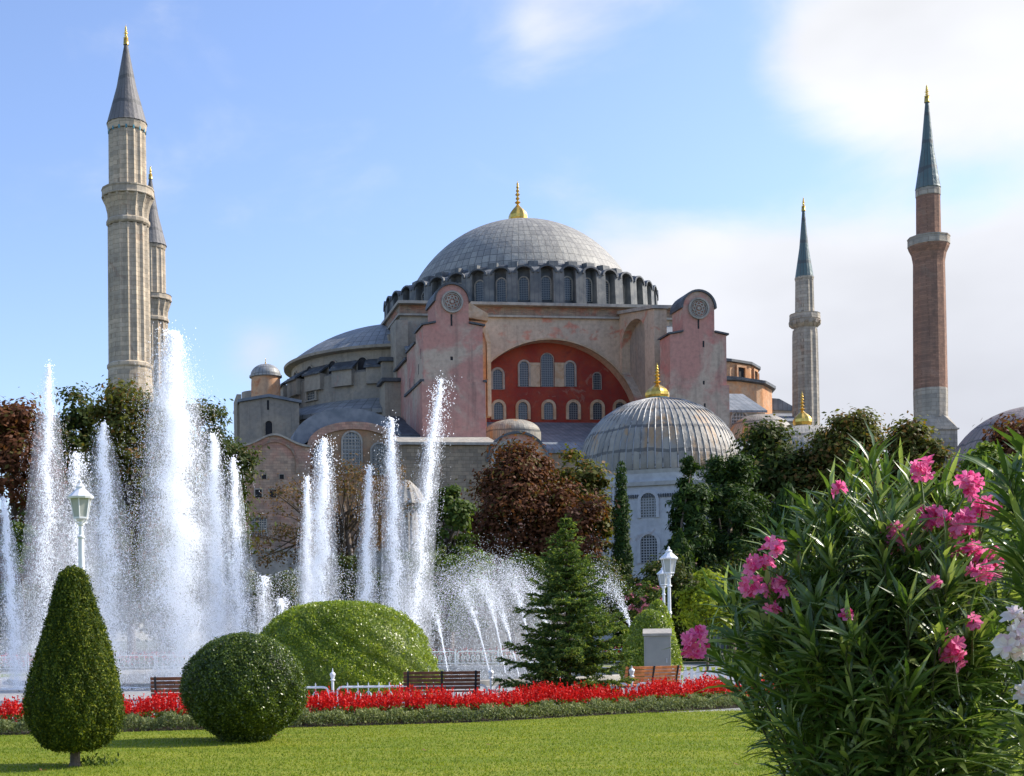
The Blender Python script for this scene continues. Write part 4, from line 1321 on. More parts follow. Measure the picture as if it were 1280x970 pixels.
def tree(label, ells, n, leaf, mat, name='tree', cat='tree', group='trees round the mosque', clumps=60, cr=None, aspect=.55, seed=0, trunk=.28, tips=14, shell=.55, origin=None, foliage='crown'):
    rg = np.random.default_rng(seed + 11)
    if name == 'tree' and n > 10000: n = int(n * 1.5); clumps = int(clumps * 1.4); shell = .4
    e0 = ells[0]
    ox, oy = origin or (e0[0], e0[1])
    root = empty(name, (ox, oy, 0))
    tag(root, label, cat, group)
    cr = cr or e0[3] * .34
    P, Nr = crown_pts(ells, n, rg, clumps, cr, shell)
    P[:, 2] = np.maximum(P[:, 2], .1)
    P -= np.array([ox, oy, 0])
    s = leaf * rg.uniform(.6, 1.35, size=len(P))
    V, Fc = leaf_quads(P, Nr, s, s * aspect, rg)
    np_mesh(foliage, V, Fc, M[mat], root)
    if trunk:
        mb = MB()
        tp = P[rg.integers(0, len(P), tips)]
        ztop = e0[2] + e0[5] * .35
        limbs(mb, (0, 0, 0), (0, 0, ztop), trunk, [tuple(q) for q in tp], rg)
        mb.build('trunk', M['bark'], root, smooth=True)
    return root


tree('rust brown tree at the frame edge left of the thin tall jet', [px_ell(-45, 78, 492, 800, 95), px_ell(-25, 58, 484, 600, 95)], 15000, .42, 'leaf_red', seed=1, clumps=80)
tree('dark green tree between the two thin left jets', [px_ell(30, 146, 490, 800, 101), px_ell(56, 134, 484, 620, 101)], 19000, .38, 'leaf_dark', seed=2, clumps=80)
tree('olive green tree with tiered crown below the stout minaret', [px_ell(98, 226, 478, 800, 92), px_ell(114, 200, 470, 570, 92), px_ell(176, 232, 494, 640, 92)], 24000, .34, 'leaf_olive', seed=3, clumps=95)
tree('thin airy dark green tree right of the tallest jet', [px_ell(216, 306, 505, 790, 97), px_ell(232, 288, 494, 590, 97), px_ell(262, 314, 535, 660, 97)], 15000, .32, 'leaf_dark', seed=4, clumps=70, cr=1.1)
tree('sparse tree with bare limbs and withered brown leaves before the pink brick wing', [px_ell(300, 420, 590, 720, 106), px_ell(400, 520, 560, 690, 106)], 5200, .24, 'leaf_brown', seed=5, clumps=70, cr=1.5, tips=60, origin=(px_ell(300, 560, 590, 720, 106)[0], 106), trunk=.3)
tree('large rust red chestnut tree left of the mausoleum', [px_ell(580, 708, 562, 780, 91), px_ell(605, 690, 552, 640, 91), px_ell(655, 765, 600, 740, 90)], 30000, .30, 'leaf_red', seed=6, clumps=120)
tree('olive brown tree crown against the mausoleum dome, right of the rust red chestnut', [px_ell(683, 764, 556, 690, 93), px_ell(700, 765, 590, 740, 93)], 11000, .36, 'leaf_olive', seed=7, clumps=70)
tree('green leafy tree behind the broken water plume', [px_ell(528, 592, 600, 720, 84)], 8000, .33, 'leaf_mid', seed=8, clumps=50)
tree('dark broadleaf tree behind the drooping cedars', [px_ell(890, 1015, 533, 800, 101), px_ell(925, 1005, 527, 620, 101)], 21000, .42, 'leaf_dark', seed=9, clumps=110)
tree('dark tree with bronze tints between the cedars and the brick minaret', [px_ell(985, 1112, 520, 760, 98), px_ell(1020, 1095, 512, 600, 98)], 21000, .36, 'leaf_olive', seed=10, clumps=110)
tree('olive tree standing before the brick minaret foot', [px_ell(1098, 1196, 535, 740, 90), px_ell(1112, 1168, 527, 600, 90)], 15000, .36, 'leaf_olive', seed=12, clumps=80)
tree('fresh green young tree before the pinkish dome', [px_ell(1190, 1265, 556, 760, 62), px_ell(1205, 1245, 548, 620, 62)], 12000, .24, 'leaf_light', seed=13, clumps=70)
tree('bronze brown tree over the pinkish dome', [px_ell(1214, 1330, 532, 700, 84), px_ell(1236, 1310, 512, 600, 84)], 12000, .34, 'leaf_red', seed=14, clumps=70)
tree('yellow green thuja at the frame edge behind the oleander', [px_ell(1246, 1312, 556, 800, 42)], 11000, .16, 'leaf_light', seed=15, clumps=90)


# far wood closing the view under the crowns
def treeline(label, x0, x1, ytop, D, n, seed):
    es = [px_ell(x, x + 75, ytop + random.Random(seed + x).uniform(-12, 25), 800, D + random.Random(x).uniform(-4, 4)) for x in range(x0, x1, 42)]
    rg_ = np.random.default_rng(seed)
    P, Nr = crown_pts(es, n, rg_, 160, 2.2, .5)
    P[:, 2] = np.maximum(P[:, 2], .1)
    s_ = .6 * rg_.uniform(.6, 1.4, len(P))
    V, Fc = leaf_quads(P, Nr, s_, s_ * .6, rg_)
    tag(np_mesh('treeline', V, Fc, M['leaf_dark']), label, 'trees', None, 'stuff')


treeline('dark far trees behind the left fountain jets', -60, 260, 600, 128, 16000, 71)
treeline('dark far trees behind the oleander', 900, 1290, 600, 122, 16000, 72)


def conifer(label, px, py_top, halfw, D, n, leaf, mat, seed, name='cypress_tree', droop=.6, power=.75, group='evergreens before the mosque', aspect=.3):
    rg = np.random.default_rng(seed)
    p = at(px, py_top, D)
    H = p.z
    W = halfw * D / F
    root = empty(name, (p.x, D, 0)); tag(root, label, 'tree', group)
    t = rg.uniform(0, 1, n) ** .62
    z = H * (1 - t) * .97 + .15
    lob = 1 + .28 * np.sin(z * 2.1 + rg.uniform(0, 6)) * rg.uniform(.4, 1, n)
    r = W * t ** power * lob * np.sqrt(rg.uniform(.15, 1, n))
    a = rg.uniform(0, 2 * math.pi, n)
    a = np.round(a * 2.4 + z * .4) / 2.4 + rg.normal(size=n) * .22
    P = np.stack([r * np.cos(a), r * np.sin(a), z - droop * r * .35], 1)
    P[:, 2] = np.maximum(P[:, 2], .1)
    out = np.stack([np.cos(a), np.sin(a), np.zeros(n)], 1)
    ax = out * .6 + np.array([0, 0, -droop])
    Nr = out + rg.normal(size=(n, 3)) * .5 + np.array([0, 0, .4])
    s = leaf * rg.uniform(.6, 1.4, n)
    V, Fc = leaf_quads(P, Nr, s, s * aspect, rg, ax)
    np_mesh('crown', V, Fc, M[mat], root)
    mb = MB(); mb.tube([(0, 0, -.05), (0, 0, H * .5), (0, 0, H * .95)], [W * .09 + .08, W * .06 + .05, .02], 7); mb.build('trunk', M['bark'], root)
    return root


conifer('narrow dark cypress column before the mausoleum wall', 776, 572, 15, 88, 9000, .3, 'leaf_cedar', 21, power=.28, droop=-.6)
tree('dark drooping cedar close against the mausoleum', [px_ell(836, 890, 590, 790, 87), px_ell(846, 880, 560, 680, 87), px_ell(834, 862, 660, 790, 85)], 19000, .4, 'leaf_cedar', 'cedar_tree', 'tree', 'evergreens before the mosque', clumps=90, aspect=.3, seed=22, shell=.4)
tree('broad dark evergreen above the yellow green shrub', [px_ell(862, 965, 575, 790, 91), px_ell(875, 940, 548, 700, 92), px_ell(900, 985, 600, 790, 88)], 24000, .4, 'leaf_cedar', 'cedar_tree', 'tree', 'evergreens before the mosque', clumps=90, aspect=.3, seed=26)
conifer('lower drooping cedar behind the white twin lamp', 850, 660, 36, 82, 12000, .38, 'leaf_cedar', 23, 'cedar_tree', power=.6)
conifer('dark cedar half hidden behind the oleander', 985, 600, 60, 78, 14000, .4, 'leaf_cedar', 25, 'cedar_tree', power=.55)


def shrub(label, px0, px1, py0, py1, D, n, leaf, mat, seed, name='shrub', group='shrubs beyond the fountain', clumps=40, flowers=None, depth=.9, tips=8):
    e = px_ell(px0, px1, py0, py1, D, depth)
    e = (e[0], e[1], e[2], e[3], e[4], max(e[5], .2))
    r = tree(label, [e], n, leaf, mat, name, 'shrub', group, clumps=clumps, seed=seed, trunk=.05, tips=tips, cr=e[3] * .3, foliage='foliage')
    if flowers:
        rg = np.random.default_rng(seed + 5)
        P, Nr = crown_pts([e], 500, rg, 26, e[3] * .16, .85)
        P -= np.array([e[0], e[1], 0])
        V, Fc = leaf_quads(P, Nr, .11, .1, rg)
        np_mesh('blossoms', V, Fc, M[flowers], r)
    return r


shrub('rounded green shrub glimpsed between the edge jet and the thin tall jet', 2, 44, 640, 722, 72, 4500, .2, 'leaf_mid', 31)
shrub('bright yellow green shrub below the cedars', 846, 922, 712, 800, 52, 7000, .17, 'leaf_yellow', 32)
shrub('dusty pink flowering shrub before the white wall', 770, 832, 728, 775, 62, 3500, .15, 'leaf_mid', 33, flowers='petal_rose')
shrub('green shrub left of the dusty pink flowering one', 700, 775, 700, 790, 70, 5000, .2, 'leaf_dark', 34)
for i, (a, b_, c, d, D, m_, lb) in enumerate([
    (300, 400, 716, 800, 80, 'leaf_dark', 'dark shrub at the foot of the pink brick wing'),
    (390, 480, 690, 800, 82, 'leaf_dark', 'dark shrub behind the pair of middle jets'),
    (470, 560, 676, 800, 80, 'leaf_mid', 'green shrub behind the broken water plume'),
    (548, 622, 680, 800, 79, 'leaf_light', 'sunlit light green shrub seen through the arching spray'),
    (610, 700, 684, 800, 79, 'leaf_mid', 'green shrub behind the arching spray, next to the fir'),
    (690, 790, 690, 800, 84, 'leaf_dark', 'dark shrub below the rust red chestnut'),
    (780, 880, 690, 800, 80, 'leaf_dark', 'dark shrub behind the lamp pair'),
    (870, 990, 690, 800, 76, 'leaf_dark', 'dark shrub right of the yellow green one'),
    (980, 1110, 680, 800, 72, 'leaf_dark', 'dark shrub screened by the middle of the oleander'),
    (1100, 1300, 660, 800, 66, 'leaf_dark', 'dark shrub screened by the oleander blossoms'),
    (-30, 70, 720, 815, 86, 'leaf_dark', 'dark shrub behind the edge jet'),
    (60, 160, 700, 815, 86, 'leaf_dark', 'dark shrub behind the two thin left jets'),
    (150, 250, 700, 815, 86, 'leaf_olive', 'olive shrub behind the tallest jet'),
    (240, 320, 700, 815, 86, 'leaf_dark', 'dark shrub behind the two jets right of the tallest')]):
    shrub(lb, a, b_, c, d, D, 6500, .26, m_, 40 + i, clumps=60)

# ------------------------------------------------------------------ far side of the pool: white fence and red flower strip
p0, p1 = at(-20, 826, 76), at(812, 822, 76)


def iron_panel(mb, x0, x1, z0, z1, bars, loop=.1, spike=.12, r=.022):
    """white tubular fence panel between x0 and x1, rounded top corners, ornamental bars with loops"""
    c = .12
    pts = [(x0, 0, z0)] + [(x0, 0, z1 - c)] + [(x0 + c - c * math.cos(a), 0, z1 - c + c * math.sin(a)) for a in (R_(30), R_(60), R_(90))]
    pts += [(x1 - c + c * math.sin(a), 0, z1 - c + c * math.cos(a)) for a in (0, R_(30), R_(60))] + [(x1, 0, z1 - c), (x1, 0, z0)]
    mb.tube(pts, r * 1.15, 6)
    mb.tube([(x0, 0, z0 + .06), (x1, 0, z0 + .06)], r * .8, 5)
    n = max(1, int((x1 - x0) / bars))
    for k in range(1, n):
        x = x0 + (x1 - x0) * k / n
        mb.tube([(x, 0, z0 + .05), (x, 0, z1 + spike * .6), (x, 0, z1 + spike)], [r * .55, r * .55, .002], 5)
        zc = (z0 + z1) / 2
        mb.tube([(x + loop * math.sin(a) * .75, 0, zc + loop * 1.3 * math.cos(a)) for a in [2 * math.pi * i / 12 for i in range(13)]], r * .5, 4, cap=False)


far = empty('fence', (0, 76, 0)); tag(far, 'white ornamental iron fence on the far side of the pool, red flowers behind it', 'fence', 'white park fences')
x = p0.x
while x < p1.x:
    mb = MB(); iron_panel(mb, x + .08, x + 2.32, .06, .78, .28, .11, .1, .03); mb.build('fence_panel', M['white_paint'], far)
    mb = MB(); mb.tube([(x - .04, 0, 0), (x - .04, 0, .9)], .04, 6); mb.build('post', M['white_paint'], far)
    x += 2.4


def petals_bed(name, label, pts, n, mat, size, kind='stuff', normal_up=.5, axis=None, seed=3, aspect=.6, parent=None, cat=None):
    rg = np.random.default_rng(seed)
    P = pts(n, rg)
    Nr = rg.normal(size=(n, 3)) + np.array([0, -.2, normal_up])
    s = size * rg.uniform(.6, 1.4, n)
    V, Fc = leaf_quads(P, Nr, s, s * aspect, rg, axis)
    o_ = np_mesh(name, V, Fc, M[mat], parent)
    if label: tag(o_, label, cat, None, kind)
    return o_


petals_bed('far_flowers', 'red flower strip behind the far white fence', lambda n, g: np.stack([g.uniform(p0.x, p1.x, n), g.uniform(77, 78.4, n), g.uniform(.25, .8, n) * (1 + .25 * np.sin(g.uniform(0, 9, n)))], 1), 5000, 'petal_red', .13, cat='flowers')
petals_bed('far_flower_leaves', 'leaves under the far red flower strip', lambda n, g: np.stack([g.uniform(p0.x, p1.x, n), g.uniform(76.6, 78.6, n), g.uniform(.0, .6, n)], 1), 7000, 'leaf_mid', .2, seed=4, cat='leaves')

# ------------------------------------------------------------------ fountain
mwat, t, b = new_mat('falling water')
t.nodes.remove(b)
dif = N(t, 'ShaderNodeBsdfDiffuse', inp={'Color': (.80, .81, .82, 1)})
trn = N(t, 'ShaderNodeBsdfTranslucent', inp={'Color': (.42, .43, .44, 1)})
adds = N(t, 'ShaderNodeAddShader')
L(t, dif.outputs[0], adds.inputs[0]); L(t, trn.outputs[0], adds.inputs[1])
tsp = N(t, 'ShaderNodeBsdfTransparent')
mx = N(t, 'ShaderNodeMixShader', inp={0: .62})
L(t, tsp.outputs[0], mx.inputs[1]); L(t, adds.outputs[0], mx.inputs[2])
L(t, mx.outputs[0], t.nodes['Material Output'].inputs['Surface'])


_mist = {}


def mist(dens):
    if dens not in _mist:
        m_ = bpy.data.materials.new('water mist'); m_.use_nodes = True
        t_ = m_.node_tree; t_.nodes.clear()
        v_ = N(t_, 'ShaderNodeVolumePrincipled', inp={'Color': (.97, .98, 1, 1), 'Density': dens, 'Anisotropy': .35})
        o2 = N(t_, 'ShaderNodeOutputMaterial'); L(t_, v_.outputs[0], o2.inputs['Volume'])
        _mist[dens] = m_
    return _mist[dens]


def drops(P, axis, size, el, rg):
    """three-sided bipyramid drops; axis = long direction, el = elongation"""
    n = len(P)
    axis = unit(axis)
    h = unit(rg.normal(size=(n, 3)))
    e1 = unit(np.cross(axis, h)); e2 = np.cross(axis, e1)
    size = np.broadcast_to(size, (n,))[:, None]; el = np.broadcast_to(el, (n,))[:, None]
    V = [P + axis * size * el, P - axis * size * el]
    for k in range(3):
        a = 2 * math.pi * k / 3
        V.append(P + (e1 * math.cos(a) + e2 * math.sin(a)) * size)
    V = np.stack(V, 1).reshape(-1, 3)
    f = np.array([[0, 2, 3], [0, 3, 4], [0, 4, 2], [1, 3, 2], [1, 4, 3], [1, 2, 4]])
    Fc = (np.arange(n)[:, None, None] * 5 + f[None]).reshape(-1, 3)
    return V, Fc


def jet(label, top, base, D, wtop, wbase, n, seed, core=.4, burst=0, size=.030, lean=0.0):
    """a rising jet with its falling veil; widths in px half-extents at distance D"""
    rg = np.random.default_rng(seed)
    k = D / F
    n = int(n * 4.0); size *= .44; core *= .62; wtop *= 1.1; wbase *= 1.02
    bp = at(base[0], base[1], D); tp = at(top[0], top[1], D)
    bp.z = .05
    H = tp.z - bp.z
    nc = int(n * core)
    h = rg.uniform(0, 1, nc) ** .85
    w = (wtop * .35 + wbase * .30 * (1 - h) ** .8) * k
    wob = (np.sin(h * 23 + seed) * .25 + np.sin(h * 57 + seed * 2) * .2) * w
    P1 = np.stack([rg.normal(size=nc) * w * .45 + wob, rg.normal(size=nc) * w * .5, h * H], 1)
    s1 = size * rg.uniform(.5, 1.35, nc); e1 = rg.uniform(1.2, 2.8, nc)
    # falling veil made of vertical streaks
    ns = max(10, (n - nc) // 16)
    hs = rg.uniform(0, 1, ns) ** 1.0
    ang = rg.uniform(0, 2 * math.pi, ns)
    rr = np.abs(rg.normal(size=ns)) ** .8
    idx = np.repeat(np.arange(ns), 16)
    hh = np.clip(hs[idx] - rg.uniform(0, .19, len(idx)), 0, 1)
    wv = (wtop * .55 + wbase * .62 * (1 - hh) ** .65) * k
    P2 = np.stack([np.cos(ang[idx]) * rr[idx] * wv * .8 + rg.normal(size=len(idx)) * wv * .035, np.sin(ang[idx]) * rr[idx] * wv * .8, hh * H], 1)
    s2 = size * .62 * rg.uniform(.45, 1.25, len(idx)); e2 = rg.uniform(1.1, 2.6, len(idx))
    Ps, ss, ee = [P1, P2], [s1, s2], [e1, e2]
    # ragged crest
    nb = int(60 + wtop * 14)
    hb = 1 + rg.normal(size=nb) * .012 - rg.uniform(0, .1, nb)
    Ps.append(np.stack([rg.normal(size=nb) * wtop * k * .5, rg.normal(size=nb) * wtop * k * .5, hb * H], 1)); ss.append(size * rg.uniform(.7, 1.9, nb)); ee.append(rg.uniform(1, 1.8, nb))
    if burst:
        q = rg.uniform(0, 1, burst)
        cl = rg.normal(size=(14, 3)) * np.array([.6, .6, .5])
        j = rg.integers(0, 14, burst)
        Pb = np.stack([(cl[j, 0] * .8 + rg.normal(size=burst) * .22) * wbase * k * .55, rg.normal(size=burst) * wbase * k * .5, H * (.985 - .2 * q ** 1.3) + cl[j, 2] * .25], 1)
        Ps.append(Pb); ss.append(size * rg.uniform(.5, 1.6, burst)); ee.append(rg.uniform(1, 1.9, burst))
    P = np.concatenate(Ps); s = np.concatenate(ss); e = np.concatenate(ee)
    hfr = np.clip(P[:, 2] / H, 0, 1)
    P[:, 0] += (tp.x - bp.x) * hfr ** 1.4
    P[:, 2] = np.maximum(P[:, 2], .02)
    ax = np.stack([np.full(len(P), (tp.x - bp.x) / H), np.zeros(len(P)), np.ones(len(P))], 1) + rg.normal(size=(len(P), 3)) * .16
    V, Fc = drops(P, ax, s, e, rg)
    o_ = np_mesh('fountain_jet', V, Fc, mwat, smooth=True)
    o_.location = (bp.x, D, bp.z)
    tag(o_, label, 'water jet', 'fountain jets')
    mb = MB()      # fine mist hanging in the jet
    rm_ = lambda h_: (wtop * .42 + wbase * .62 * (1 - h_) ** .6) * k
    mb.lathe([(rm_(h_) * (1 if h_ < .9 else .75), H * h_) for h_ in np.linspace(.0, .97, 14)] + [(.01, H * .985)], 20, 0, 0, cap0=True)
    mb.xf(lambda x_, y_, z_: (x_ + (tp.x - bp.x) * max(0, z_ / H) ** 1.4, y_, z_ + .02))
    mi = mb.build('mist', mist(round(.34 / (2 * rm_(.5)), 2)), o_)
    return o_


jet('white jet leaning in at the very edge, left of all others', (4, 622), (20, 868), 45, 7, 26, 4200, 101)
jet('thin tall jet with a needle crest, behind the round lamp side of the cone topiary', (61, 456), (58, 866), 47, 5, 62, 7600, 102, .36)
jet('ragged low jet just behind the lantern of the near lamp', (97, 566), (100, 866), 48, 14, 55, 5200, 103, .3, 200)
jet('jet with blunt crest right of the near lamp', (128, 528), (140, 866), 46, 9, 62, 7800, 104, .34)
jet('tallest jet, a broad dense white column', (213, 414), (230, 868), 46, 22, 92, 34000, 105, .42)
jet('ragged jet close right of the broad tallest column', (266, 542), (276, 868), 45, 10, 40, 7000, 106, .4, 150)
jet('short slim jet before the mosque wing corner', (292, 572), (300, 868), 45, 7, 34, 4600, 107, .4)
jet('solid white jet before the ochre arch, taller of a close pair', (405, 548), (398, 864), 46, 11, 42, 8500, 108, .5, 140)
jet('lower jet clinging to the left of the solid pair', (384, 596), (385, 864), 46.5, 6, 24, 3600, 109, .5)
jet('smooth slim jet in the middle of three, crest below the arch windows', (462, 582), (457, 864), 46, 5, 26, 4300, 110, .5)
jet('jet with lumpy crest reaching the pink tower foot', (488, 522), (497, 864), 46, 7, 34, 6000, 111, .42, 160)
jet('broken jet scattering drops before the pink tower', (551, 474), (516, 864), 46, 5, 36, 5200, 112, .40, 620)


def arc_jet(label, base, apex, D0, D1, n, seed):
    """slanting jet from a rim nozzle up to its apex and breaking into falling drops"""
    rg = np.random.default_rng(seed)
    b0 = at(base[0], base[1], D0); b0.z = max(.1, min(b0.z, .35)); a0 = at(apex[0], apex[1], D1)
    t_ = rg.uniform(0, 1, n) ** .8 * 1.5
    spread = .006 + .30 * np.clip(t_ - .2, 0, 2) ** 1.3
    H = a0.z - b0.z
    x = b0.x + (a0.x - b0.x) * t_; y = b0.y + (a0.y - b0.y) * t_
    z = b0.z + H * (1 - (1 - t_) ** 2)
    P = np.stack([x, y, z], 1) + rg.normal(size=(n, 3)) * (spread[:, None]) * np.array([2.2, 2.2, 2.0])
    fall = np.clip(t_ - .55, 0, 1)
    P[:, 2] -= fall * rg.uniform(0, 1, n) ** 2 * H * 1.1
    P[:, 2] = np.maximum(P[:, 2], .05)
    ax = np.stack([np.full(n, a0.x - b0.x), np.full(n, a0.y - b0.y), 2 * H * (1 - t_)], 1) + rg.normal(size=(n, 3)) * .3
    s = .0085 * rg.uniform(.5, 1.8, n) * np.where(t_ < .35, .9, 1.0)
    V, Fc = drops(P - np.array(b0), ax, s, np.where(t_ < .4, 2.6, 1.5), rg)
    o_ = np_mesh('arching_jet', V, Fc, mwat, smooth=True)
    o_.location = b0
    tag(o_, label, 'water jet', 'slanting rim jets')


for i, (bs, ap, lb) in enumerate([
    ((560, 838), (527, 735), 'slanting jet nearest the big clipped dome hedge'),
    ((614, 857), (556, 715), 'slanting jet rising right behind the central bench'),
    ((632, 841), (585, 705), 'slanting jet landing by the white post right of the central bench'),
    ((649, 851), (600, 725), 'slanting jet ending closest to the fir foot'),
    ((668, 836), (622, 700), 'slanting jet grazing the left fir branches'),
    ((700, 846), (640, 712), 'slanting jet mostly hidden behind the fir trunk'),
    ((803, 830), (742, 715), 'slanting jet coming out on the right of the fir, by the grey cabinet')]):
    arc_jet(lb, bs, ap, 47 + i * .8, 51 + i * .6, 5200, 130 + i)

rg = np.random.default_rng(77)
n = 85000
D_ = rg.uniform(46, 60, n)
px = np.where(rg.uniform(0, 1, n) < .55, rg.uniform(-10, 330, n), rg.uniform(330, 690, n))
top = np.interp(px, [-10, 60, 120, 210, 300, 330, 400, 520, 600, 690], [760, 690, 640, 620, 690, 720, 700, 740, 690, 720])
X = (px - CX) / F * D_
zt_ = CZ + (HY - top) / F * D_
Z = zt_ * rg.uniform(0, 1, n) ** 1.25
V, Fc = drops(np.stack([X, D_, np.maximum(Z, .03)], 1), np.array([[0, 0, 1.0]]) + rg.normal(size=(n, 3)) * .2, .0065 * rg.uniform(.5, 1.6, n), rg.uniform(1, 2.6, n), rg)
tag(np_mesh('water_spray', V, Fc, mwat, smooth=True), 'fine drifting spray between the fountain jets', 'spray', None, 'stuff')
for lb_, (a_, b_, c_, D_, w_) in (('soft low mist under the slanting rim jets', (545, 715, 705, 50.5, .045)), ('soft low mist at the feet of the tall left jets', (-20, 330, 740, 51, .03))):
    p_, q_ = at(a_, 850, D_), at(b_, 850, D_)
    zt_ = at((a_ + b_) / 2, c_, D_).z
    mb = MB(); mb.lathe([(max(.01, math.cos(a)), math.sin(a)) for a in [R_(90) * i / 12 for i in range(13)]], 32, 0, 0, cap0=True)
    hw_ = (q_.x - p_.x) / 2
    mb.xf(lambda x_, y_, z_: (x_ * hw_ + (p_.x + q_.x) / 2, y_ * 3.2 + D_, z_ * zt_ + .03))
    tag(mb.build('water_mist', mist(w_)), lb_, 'mist', None, 'stuff')
# low bubbling nozzles
for i, (px_, py_, w_) in enumerate([(330, 720, 9), (352, 748, 7)]):
    jet(['small feathery jet before the dark doorway of the wing', 'lowest small jet, left edge of the solid white pair'][i], (px_, py_), (px_ + 2, 862), 50, 8, 30, 1500, 150 + i, .15)


# ------------------------------------------------------------------ clipped topiary
def topiary(label, base, D, prof, n, leaf, mat, seed, name='topiary', jitter=.02, squash=1.0, stem=None, fuzz=.7):
    """prof: list of (radius m, height m) from bottom to top"""
    rg = np.random.default_rng(seed)
    root = empty(name, (base.x, D, 0)); tag(root, label, 'topiary', 'clipped topiary')
    prof = np.array(prof, dtype=float)
    seg = np.hypot(*(prof[1:] - prof[:-1]).T)
    area = seg * (prof[1:, 0] + prof[:-1, 0]) / 2 + 1e-6
    i = rg.choice(len(seg), n, p=area / area.sum())
    u = rg.uniform(0, 1, n)
    r = prof[i, 0] * (1 - u) + prof[i + 1, 0] * u
    z = prof[i, 1] * (1 - u) + prof[i + 1, 1] * u
    d = prof[i + 1] - prof[i]
    nr, nz_ = d[:, 1] / seg[i], -d[:, 0] / seg[i]
    a = rg.uniform(0, 2 * math.pi, n)
    lump = .035 * np.sin(a * 5 + z * 4) + .03 * np.sin(a * 11 - z * 7) + .02 * np.sin(a * 19 + z * 13)
    r = r * (1 + lump) + rg.normal(size=n) * jitter * np.where(rg.uniform(0, 1, n) < .06, 2.4, 1) + np.where(rg.uniform(0, 1, n) < .006, rg.uniform(.02, .09, n), 0)
    P = np.stack([r * np.cos(a), r * np.sin(a) * squash, z + rg.normal(size=n) * jitter], 1)
    Nr = np.stack([nr * np.cos(a), nr * np.sin(a), nz_], 1) + rg.normal(size=(n, 3)) * fuzz
    s = leaf * rg.uniform(.6, 1.4, n)
    V, Fc = leaf_quads(P, Nr, s, s * .5, rg)
    # solid core added inside the leaves, so that no light passes straight through
    m = 40
    cr = []
    for (rr, zz) in prof:
        for k in range(m):
            aa = 2 * math.pi * k / m
            cr.append((max(rr * .93 - .02, .01) * math.cos(aa), max(rr * .93 - .02, .01) * math.sin(aa) * squash, zz * .985 + .01))
    cf = []
    for q in range(len(prof) - 1):
        for k in range(m):
            k2 = (k + 1) % m
            cf.append((q * m + k, q * m + k2, (q + 1) * m + k2, (q + 1) * m + k))
    Fc = np.concatenate([Fc, np.array(cf) + len(V)])
    V = np.concatenate([V, np.array(cr)])
    np_mesh('foliage', V, Fc, M[mat], root)
    mb = MB()
    sr, sh = stem or (.06, .3)
    mb.tube([(0, 0, -.03), (0, 0, .05), (0, 0, sh)], [sr * 1.5, sr, sr * .8], 8)
    mb.build('trunk', M['bark'], root)
    return root


g0 = gnd(94, 958)
k = g0.y / F
zz = lambda py: at(94, py, g0.y).z
topiary('tall dark yew clipped into a blunt cone on a short trunk', g0, g0.y,
        [(.05, zz(926)), (22 * k, zz(936)), (38 * k, zz(930)), (50 * k, zz(915)), (57 * k, zz(895)), (58 * k, zz(875)), (53 * k, zz(850)), (42.5 * k, zz(810)), (32 * k, zz(775)), (23.5 * k, zz(745)), (17.5 * k, zz(724)), (13 * k, zz(715)), (6 * k, zz(711)), (.01, zz(710))],
        80000, .034, 'leaf_yew', 201, stem=(.07, .45), jitter=.018)
g0 = gnd(306, 926)
k = g0.y / F
zz2 = lambda py: at(306, py, g0.y).z
pr = [(28 * k, zz2(926) + .02), (36 * k, zz2(916))]
for i in range(17):
    a = R_(-58 + 148 * i / 16)
    pr.append((max(.01, 74.5 * k * math.cos(a)), zz2(861) + (68 * k if a > 0 else 62 * k) * math.sin(a)))
topiary('dark green clipped ball on the lawn beside the cone', g0, g0.y, pr, 64000, .040, 'leaf_ball', 202, stem=(.1, .3), jitter=.02)
D = 34.8
g0 = at(426, 862, D); k = D / F
zt = at(426, 753, D).z
pr = [(116 * k, .0), (119 * k, .25)] + [(max(.01, 121 * k * math.cos(a) ** .74), .25 + (zt - .25) * math.sin(a)) for a in [R_(90) * i / 14 for i in range(1, 15)]]
topiary('large bright green clipped dome hedge behind the dark ball', g0, D, pr, 78000, .055, 'leaf_box', 203, squash=.85, jitter=.025)
D = 43.0
for px0, px1, py, lb, sd in ((778, 850, 762, 'small clipped mound between the fir and the grey cabinet', 204), (800, 846, 750, 'small clipped mound peeping over the grey cabinet', 205)):
    g0 = at((px0 + px1) / 2, 850, D + (3 if sd == 205 else 0)); k = g0.y / F
    zt = at((px0 + px1) / 2, py, g0.y).z; r0 = (px1 - px0) / 2 * k
    topiary(lb, g0, g0.y, [(r0 * .97, 0), (r0, .3)] + [(max(.01, r0 * math.cos(a)), .3 + (zt - .3) * math.sin(a)) for a in [R_(90) * i / 10 for i in range(1, 11)]], 17000, .07, 'leaf_box', sd)

